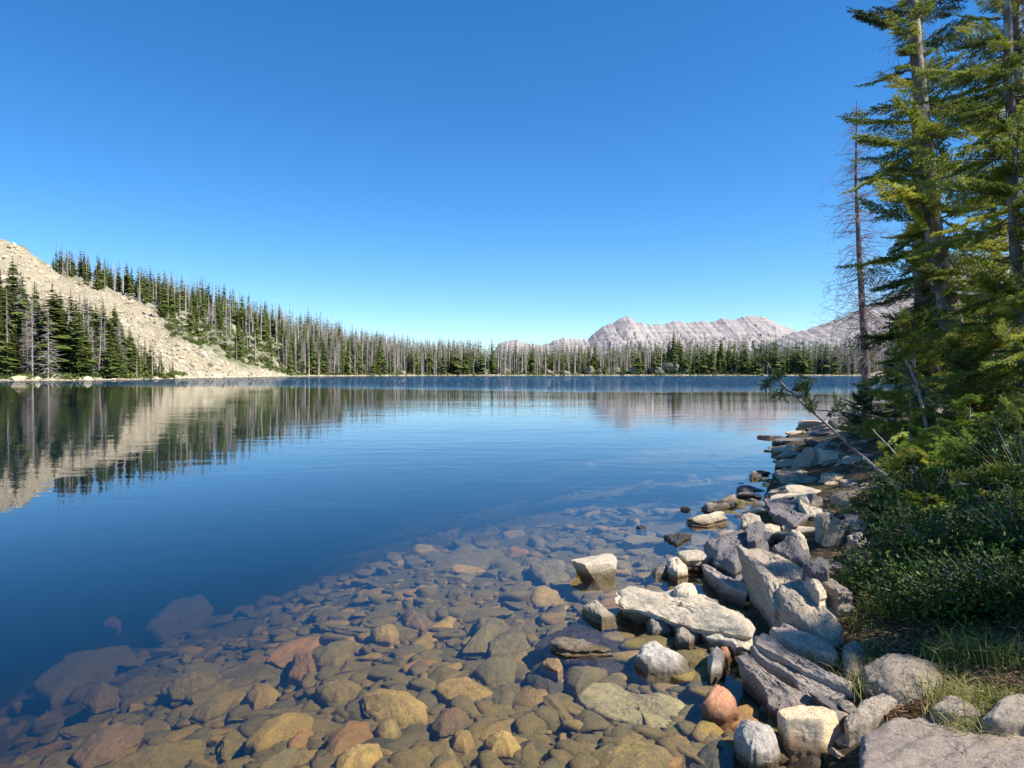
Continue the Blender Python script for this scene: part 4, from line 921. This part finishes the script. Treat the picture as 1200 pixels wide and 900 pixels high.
def dead_twigs(pts, us, n, L0, r, base, u0=.04, u1=.75, mat='twig', thick=1.0, env=None):
    A = Acc()
    def grow(p, d, ln, rd, lev):
        k_ = 5; q = [p]; dd = d.copy()
        for _ in range(k_ - 1): dd = unit(dd + r.normal(0, .16, 3) + [0, 0, -.05]); q.append(q[-1] + dd * ln / (k_ - 1))
        A.add(*tube(q, np.linspace(rd, rd * .3, k_), 3 if lev else 4))
        if lev < 2:
            for _ in range(5 if lev == 0 else 3):
                i = r.integers(1, k_); grow(q[i], unit(dd + r.normal(0, .8, 3)), ln * r.uniform(.25, .5), rd * .5, lev + 1)
    for _ in range(n):
        u = r.uniform(u0, u1); p = curve_at(pts, u); a = r.uniform(0, 6.28); d = unit(np.array([math.cos(a), math.sin(a), r.uniform(-.5, .2)])); ln = L0 * r.uniform(.4, 1.2) * (env(u) if env else 1)
        grow(p, d, ln, .0065 * thick * (ln / .8) ** .4, 0)
    v, f, t = A.get(); return mesh('dead_twigs', v - base, f, [M[mat]], True)
def gp(px, py, Y): return at(px, py, Y)
PI2 = 6.283
# leaning fir in front
D1 = 12.0
b = gp(1142, 522, D1); b[2] = hz(b[0], b[1]) - .1
T1 = [b, gp(1134, 480, D1), gp(1122, 420, D1), gp(1110, 350, D1 - .1), gp(1101, 310, D1 - .1), gp(1093, 260, D1 - .2), gp(1086, 190, D1 - .2), gp(1080, 120, D1 - .2), gp(1072, 30, D1 - .2), gp(1066, -60, D1 - .2), gp(1062, -200, D1 - .2), gp(1060, -380, D1)]
conifer('fir_tree', 'tall fir with a leaning trunk, pale on its sunlit side', T1, .215,
        [(.13, .27, 30, 1.4, 1.4, 8, 5, -.9, 4.0), (.25, .42, 26, 1.0, .9, 12, 2, 0, PI2), (.40, .60, 50, 1.3, 1.5, 5, -8, 0, PI2), (.60, 1, 54, 1.4, .25, -2, -30, 0, PI2)], seed=1, dead=90, bark='bark')
b2 = gp(1090, 500, 13.6); b2[2] = hz(b2[0], b2[1]) - .1
T2 = [b2, gp(1084, 400, 13.6), gp(1080, 300, 13.5), gp(1078, 150, 13.5), gp(1074, 0, 13.5), gp(1070, -200, 13.5), gp(1068, -420, 13.5)]
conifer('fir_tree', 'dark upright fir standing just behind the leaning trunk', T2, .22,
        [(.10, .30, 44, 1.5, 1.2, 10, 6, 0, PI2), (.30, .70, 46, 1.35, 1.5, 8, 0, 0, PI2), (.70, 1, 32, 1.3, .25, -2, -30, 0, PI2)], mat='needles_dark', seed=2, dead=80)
b3 = gp(1212, 585, 9.3); b3[2] = hz(b3[0], b3[1]) - .1
T3 = [b3, gp(1200, 450, 9.4), gp(1190, 300, 9.5), gp(1184, 150, 9.5), gp(1180, 0, 9.5), gp(1176, -250, 9.5), gp(1172, -560, 9.5)]
conifer('fir_tree', 'full green fir at the right edge of the picture', T3, .10,
        [(.04, .30, 56, 1.2, 1.25, 8, 4, 0, PI2), (.30, .6, 66, 1.25, 1.2, 4, -4, 0, PI2), (.6, 1, 50, 1.0, .2, -4, -35, 0, PI2), (.08, .62, 44, .9, .8, 2, -6, -2.9, -.3)], seed=3, yellow=.3, dead=60)
b4 = gp(1235, 520, 12.5); b4[2] = hz(b4[0], b4[1]) - .1
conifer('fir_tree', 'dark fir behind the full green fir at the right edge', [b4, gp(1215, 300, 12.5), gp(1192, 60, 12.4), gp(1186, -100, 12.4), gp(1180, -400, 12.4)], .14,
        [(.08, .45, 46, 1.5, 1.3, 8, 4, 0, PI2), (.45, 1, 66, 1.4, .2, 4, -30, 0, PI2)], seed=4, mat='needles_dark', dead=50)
# big low sprays that hang in front of the trunks
b5 = gp(1165, 540, 10.6); b5[2] = hz(b5[0], b5[1])
conifer('young_fir', 'bushy young fir with bright sprays before the trunks', [b5, gp(1163, 470, 10.6), gp(1160, 380, 10.6), gp(1158, 300, 10.6)], .06,
        [(.05, .5, 40, 1.3, 1.3, 4, 2, 0, PI2), (.5, 1, 36, 1.15, .35, 2, -25, 0, PI2)], seed=5, yellow=.4, dead=30)
def sapling(px, py, Y, h, wd, label, mat='needles', seed=0, n=22, yellow=.15, name='fir_sapling', dead=6):
    p = at(px, py, Y); z = hz(p[0], p[1]); b = np.array([p[0], p[1], z - .05])
    return conifer(name, label, [b, b + [.02 * h, 0, h * .5], b + [.0, 0, h]], .03 * h ** .5, [(.03, 1, n, wd, wd * .18, 6, -40, 0, PI2)], mat=mat, protos=BR, seed=seed, dead=dead, yellow=yellow, cat='young tree', deadL=wd * .6)
sapling(1068, 500, 11.2, 2.0, 1.05, 'mid green young fir left of the leaning trunk', seed=11, n=34)
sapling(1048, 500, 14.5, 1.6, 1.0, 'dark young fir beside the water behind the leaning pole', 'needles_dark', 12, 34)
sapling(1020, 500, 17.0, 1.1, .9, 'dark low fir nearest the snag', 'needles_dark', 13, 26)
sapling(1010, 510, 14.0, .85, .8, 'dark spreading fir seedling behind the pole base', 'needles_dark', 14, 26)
sapling(1085, 520, 9.6, .95, .7, 'green young fir before the white dead stick', seed=15, n=26)
sapling(1050, 540, 8.6, .5, .5, 'bright low fir seedling among the poles, left one', 'needles_bright', 16, 18)
sapling(1092, 560, 7.6, .55, .5, 'bright low fir seedling among the poles, middle one', 'needles_bright', 17, 20)
sapling(1135, 560, 8.4, .8, .6, 'bright low fir seedling right of the poles', 'needles_bright', 18, 24)
sapling(1185, 580, 7.4, .9, .6, 'young fir low at the right edge', seed=19, n=24)
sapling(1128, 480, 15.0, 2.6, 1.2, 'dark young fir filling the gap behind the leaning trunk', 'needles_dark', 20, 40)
sapling(1190, 470, 14.0, 3.0, 1.3, 'green young fir far back at the right edge', seed=21, n=44)
sapling(1060, 450, 20.0, 2.4, 1.2, 'dark young fir far back by the shore', 'needles_dark', 22, 34)
sapling(1070, 600, 6.9, .50, .55, 'spreading low fir over the foot of the leaning stem', seed=41, n=20)
sapling(1118, 600, 6.6, .55, .6, 'spreading low fir in the sun under the leaning trunk', 'needles_bright', 42, 22)
sapling(1165, 610, 6.2, .6, .6, 'spreading low fir over the dark green shrub', seed=43, n=22)
sapling(1195, 650, 5.6, .5, .5, 'low fir over the shrub cut by the right edge', seed=44, n=18)
sapling(1060, 650, 6.0, .3, .35, 'tiny fir over the green shrub at the rocks', seed=45, n=12)
sapling(1140, 520, 10.2, 1.5, 1.0, 'mid green young fir hiding the foot of the leaning trunk', seed=46, n=30, yellow=.4)
sapling(1040, 640, 6.4, .36, .5, 'low dark fir at the edge of the rocks', 'needles_dark', 51, 20)
sapling(1150, 650, 5.6, .5, .6, 'low green fir left of the right edge in the shade', seed=52, n=26)
sapling(1148, 600, 6.9, .5, .7, 'low bright fir under the leaning trunk', 'needles_bright', 53, 26)
sapling(1085, 660, 5.5, .36, .45, 'low fir boughs above the dark creeping shrubs', 'needles', 54, 20)
sapling(1190, 610, 6.4, .8, .7, 'fir boughs spreading at the right edge above the shrub', 'needles', 55, 30, .35)
# trees further along the bank; unseen firs added beside the viewer for shade
for i, (x, y, h, lab) in enumerate([(17.5, 26, 9, 'fir further along the bank behind the dark young firs'), (25, 33, 12, 'fir standing deep in the wood behind the trunks'), (20, 19, 12, 'fir standing deep at right behind the green fir'), (16, 14, 11, 'thick fir hidden behind the right edge tree'),
        (6.3, 3.9, 4.3, 'small unseen shade fir outside the right edge beside the grass'), (6.6, 5.3, 4.8, 'small unseen shade fir just outside the right edge, lower trunk in the shrubs'), (8.0, 4.4, 6.0, 'farther unseen shade fir outside the right edge beside the grass'), (8.3, 6.6, 7.0, 'unseen shade fir outside the right edge behind the shrubs'), (4.5, 3.0, 2.9, 'very small unseen shade fir outside the right edge beside the grass'), (4.8, 3.9, 3.3, 'very small unseen shade fir outside the right edge beside the shrubs'), (5.7, 2.5, 4.6, 'small narrow unseen shade fir outside the right edge beside the grass')]):
    z = hz(x, y); conifer('fir_tree', lab, [(x, y, z - .1), (x + .1, y, z + h * .5), (x, y, z + h)], .018 * h + .03,
        [(.08, 1, 110, .14 * h + .5, .2, 8, -25, 0, PI2)], mat='needles_dark', protos=BRC, seed=30 + i, dead=0)

# snag
bS = gp(1017, 470, 26.0); bS[2] = hz(bS[0], bS[1]) - .1
TS = [bS, gp(1013, 400, 26), gp(1007, 300, 26), gp(1003, 210, 26), gp(1004, 119, 26)]
e = empty('dead_tree', bS); tag(e, 'tall bare dead conifer with fine drooping twigs, alone by the water', 'dead tree')
us = np.linspace(0, 1, 24); ps = np.array([curve_at(TS, u) for u in us]); tv, tf = tube(ps, .165 * (1 - us) + .012, 10)
link('trunk', mesh('trunk', tv - bS, tf, [M['snag_bark']], True), e)
link('dead_twigs', dead_twigs(ps, us, 400, 1.3, np.random.default_rng(77), bS, .18, .98, 'snag_twig', 1.5, lambda u: .25 + .85 * min(1, (1 - u) * 1.8)), e)

# leaning pole with a living tip
def clumps(pts, n, r, size=.16):
    """short thick needle shoots round the given points"""
    B = []; D = []; T = []
    for p, d in pts:
        for _ in range(n):
            dd = unit(d + r.normal(0, .75, 3)); ln = size * r.uniform(.5, 1.1); m = int(ln / .012)
            q = np.linspace(0, 1, m)[:, None]
            for s in range(3): B.append(p + dd * ln * q); D.append(unit(dd * .7 + unit(r.normal(size=(m, 3))) * .8)); T.append(np.full(m, .3) + r.normal(0, .1, m))
    return np.concatenate(B), np.concatenate(D), np.concatenate(T)
def pole(name, label, P, r0, r1, mat, cat, seed, twigs=0, L0=.4, tipn=0, u0=.1, u1=.9, shoots=()):
    r = np.random.default_rng(seed); P = np.asarray(P); us = np.linspace(0, 1, 26); pts = np.array([curve_at(P, u) for u in us])
    for _ in range(3): pts[1:-1] = .25 * pts[:-2] + .5 * pts[1:-1] + .25 * pts[2:]
    pts[1:-1] += r.normal(0, r0 * .25, (24, 3)); v, f = tube(pts, np.linspace(r0, r1, 26), 8); b = P[0]
    e = empty(name, b); tag(e, label, cat); link('stem', mesh('stem', v - b, f, [M[mat]], True), e)
    if twigs: link('dead_twigs', dead_twigs(pts, us, twigs, L0, r, b, u0, u1, mat, .9), e)
    if tipn:
        d = unit(pts[-1] - pts[-4]); L = [(pts[-1 - i], d) for i in range(tipn)] 
        for u, off in shoots: L += [(curve_at(pts, u) + np.array(off) * q, unit(np.array(off))) for q in (.35, .6, .85, 1.0)]; 
        B, D, T = clumps(L, 5, r, .14); v, f, t = blades(B, D, .034, .011, T); link('needles', mesh('needles', v - b, f, [M['needles_dark']], False, t), e)
        A = Acc()
        for u, off in shoots: p = curve_at(pts, u); A.add(*tube([p, p + np.array(off)], [.01, .005], 5))
        if A.n: v, f, t = A.get(); link('side_shoots', mesh('side_shoots', v - b, f, [M['twig']], True), e)
    return e
p0 = on_z(1108, 608, .55)
pole('leaning_pole', 'slender leaning stem over the water with dark needle clumps at its tip', [p0, at(1050, 566, p0[1] + .7), at(1010, 535, 7.9), at(970, 498, 8.5), at(930, 462, 9.0), at(908, 443, 9.3), at(893, 412, 9.6)], .022, .009, 'twig', 'leaning tree', 5, 10, .35, 6, .1, .7,
     [(.60, (.02, .05, .24)), (.64, (.10, .05, .28)), (.52, (.22, .1, .2)), (.55, (-.08, -.03, .12)), (.75, (-.05, 0, -.10)), (.84, (-.09, 0, -.12)), (.88, (.08, 0, -.05)), (.92, (-.08, 0, .06)), (.7, (.12, 0, .05))])
pole('dead_branch', 'dark bare branch running level behind the leaning stem', [at(1045, 492, 10.5), at(1000, 485, 10.2), at(955, 480, 10)], .016, .006, 'twig', 'branch', 15, 6, .25)
pole('dead_stick', 'white dead stick leaning upright before the leaning trunk', [on_z(1104, 545, .6), at(1088, 510, 9.4), at(1078, 465, 9.5), at(1070, 440, 9.5), at(1061, 421, 9.5)], .03, .01, 'dead', 'stick', 6, 16, .35, u0=.3)
pole('dead_stick', 'thin dead stick rising left of the white one', [on_z(1120, 616, .55), at(1085, 575, 6.9), at(1062, 545, 7.1), at(1023, 503, 7.4)], .016, .006, 'dead', 'stick', 7, 5, .25)
pole('dead_branch', 'bleached twiggy branch lying in the shrubs, right one', [on_z(1185, 640, .5), at(1165, 610, 6.3), at(1150, 600, 6.4), at(1130, 588, 6.5)], .014, .005, 'dead', 'branch', 8, 34, .5)
pole('dead_branch', 'bleached twiggy branch lying in the shrubs, left one', [on_z(1118, 625, .5), at(1100, 606, 6.3), at(1085, 598, 6.4), at(1072, 604, 6.5)], .012, .004, 'dead', 'branch', 9, 32, .45)
pole('dead_branch', 'pale twiggy branch on the sunny bank below the leaning stem', [on_z(1060, 580, .45), at(1040, 572, 8), at(1018, 570, 8.1), at(1004, 575, 8.2)], .012, .004, 'dead', 'branch', 10, 32, .4)
pole('dead_branch', 'tangled grey branch in the dark under the leaning trunk', [on_z(1180, 570, .6), at(1150, 556, 8.2), at(1120, 552, 8.4), at(1100, 560, 8.6)], .012, .004, 'twig', 'branch', 12, 30, .4)

# leafy shrubs
def shrub(px, py, Y, w_, h, label, seed, n=2600, mat='leaves', leaf=.028, group=None):
    r = np.random.default_rng(seed); p = at(px, py, Y); z = hz(p[0], p[1]); b = np.array([p[0], p[1], z])
    st = Acc(); L = Acc()
    for _ in range(46):
        a = r.uniform(0, 6.28); q = np.array([math.cos(a) * w_ * r.uniform(.2, 1.2), math.sin(a) * w_ * r.uniform(.2, 1.0), h * r.uniform(.3, 1.35)]); st.add(*tube([[0, 0, 0], q * [.4, .4, .6], q], [.008, .005, .002], 3))
        m = n // 46; u = r.uniform(.35, 1.05, (m, 1)); B = q * u + r.normal(0, .055, (m, 3)); D = unit(r.normal(size=(m, 3)) + [0, 0, .3]); tt = np.clip(r.normal(.4, .17) + r.normal(0, .12, m), 0, 1)
        s = unit(np.cross(D, r.normal(size=(m, 3)))) * leaf * .32; ln = leaf * r.uniform(.45, 1.7, (m, 1))
        v = np.stack([B, B + D * ln * .5 - s, B + D * ln, B + D * ln * .5 + s], 1).reshape(-1, 3); L.add(v, np.arange(4 * m).reshape(-1, 4), np.repeat(tt, 4))
    e = empty('shrub', b); tag(e, label, 'shrub', group); link('stems', st.mesh('stems', [M['twig']], True), e); link('leaves', L.mesh('leaves', [M[mat]]), e); return e
for i, (px, py, Y, w_, h, lab) in enumerate([(1095, 640, 5.9, .55, .32, 'green leafy shrub in the middle of the bank'), (1200, 640, 5.6, .5, .6, 'dark green shrub cut by the right edge'),
        (1070, 670, 5.1, .45, .3, 'low shaded shrub above the grass tufts'), (1130, 690, 4.7, .5, .3, 'low shaded shrub deep in shadow'), (1190, 700, 4.5, .45, .35, 'low shaded shrub at the right edge'), (1075, 600, 7.2, .5, .22, 'bright shrub at the foot of the leaning stem'), (1205, 590, 6.8, .6, .5, 'tall green shrub at the right edge'), (1090, 735, 4.15, .4, .22, 'creeping dark shrub behind the grass tufts, left one'), (1150, 745, 4.0, .42, .24, 'creeping dark shrub behind the grass tufts, right one'), (1205, 765, 3.8, .35, .25, 'creeping dark shrub at the right edge above the grey boulder'), (1045, 700, 4.6, .32, .2, 'creeping dark shrub right of the leaning slab')]):
    shrub(px, py, Y, w_, h, lab, 900 + i, 2700)

# grass and litter on the bank
def grass():
    A = Acc(); B = Acc(); r = rng
    def tuft(x, y, n, h, sp, bias):
        z = hz(x, y); base = np.column_stack([x + r.normal(0, sp, n), y + r.normal(0, sp, n), np.full(n, z - .02)]); d = unit(np.column_stack([r.normal(0, .38, n), r.normal(0, .38, n), np.ones(n)])); ln = h * r.uniform(.4, 1.15, n)
        mid = base + d * (ln * .55)[:, None]; tip = mid + unit(d + np.column_stack([d[:, 0] * 1.6 + r.normal(0, .2, n), d[:, 1] * 1.6 + r.normal(0, .2, n), np.full(n, -.45)])) * (ln * .5)[:, None]
        s = unit(np.cross(d, r.normal(size=(n, 3)))) * .0022
        v = np.stack([base - s, base + s, mid + s * .8, mid - s * .8, tip], 1).reshape(-1, 3); k5 = np.arange(n)[:, None] * 5
        f = np.concatenate([k5 + [0, 1, 2], k5 + [0, 2, 3], k5 + [3, 2, 4]]); A.add(v, f, np.repeat(np.clip(r.normal(bias, .25, n), 0, 1), 5))
    for px, py, n, h, bias in [(1000, 700, 60, .22, .3), (990, 735, 90, .2, .25), (1035, 758, 300, .14, .85), (1055, 752, 280, .13, .8), (1075, 760, 120, .13, .5), (1118, 780, 260, .17, .8), (1135, 800, 260, .15, .75), (1150, 815, 300, .14, .8), (1165, 800, 160, .14, .45), (1185, 795, 160, .14, .4),
                               (1090, 828, 110, .18, .3), (1175, 842, 60, .12, .3), (1110, 745, 160, .18, .3), (1150, 750, 160, .18, .3), (1020, 730, 120, .16, .35), (960, 650, 120, .16, .45), (975, 660, 120, .14, .5), (985, 648, 100, .14, .45), (1010, 655, 140, .2, .3), (1035, 690, 160, .2, .25), (1080, 700, 160, .2, .25), (1000, 590, 200, .12, .7), (1020, 582, 200, .12, .75), (1030, 600, 160, .14, .6), (1000, 575, 160, .1, .8), (1180, 760, 160, .2, .35), (1200, 730, 160, .2, .3)]:
        p = on_z(px, py, .38); tuft(p[0], p[1], n, h * 1.05, .05 + .004 * p[1], bias)
    for _ in range(110):
        px = r.uniform(985, 1230); py = r.uniform(560, 830); p = on_z(px, py, .42); sd = float(lake_sd(p[:1], p[1:2])[0])
        if sd < .55 or any((p[0] - a) ** 2 + (p[1] - b) ** 2 < (c * .8) ** 2 for a, b, c, _ in OCC): continue
        tuft(p[0], p[1], 26, r.uniform(.05, .14), .06, r.uniform(.15, .75))
    tag(link('grass', A.mesh('grass', [M['grass']])), kind='stuff')
    n = 9000; px = r.uniform(960, 1240, n); py = r.uniform(540, 850, n); P = np.array([on_z(a, b, .42) for a, b in zip(px, py)]); z = height(P[:, 0], P[:, 1]); ok = z > .15
    P = P[ok]; z = z[ok]; m = len(P); base = np.column_stack([P[:, :2], z + .006]); d = unit(np.column_stack([r.normal(size=(m, 2)), r.normal(0, .15, m)]))
    v, f, t = blades(base, d, .05, .009, np.clip(r.normal(.5, .3, m), 0, 1)); B.add(v, f, t)
    tag(link('leaf_litter', B.mesh('leaf_litter', [M['litter']])), kind='stuff')
grass()
print('trees', len(trees), 'objects', len(S.objects), 'tris', sum(len(o.data.polygons) for o in S.objects if o.type == 'MESH'))
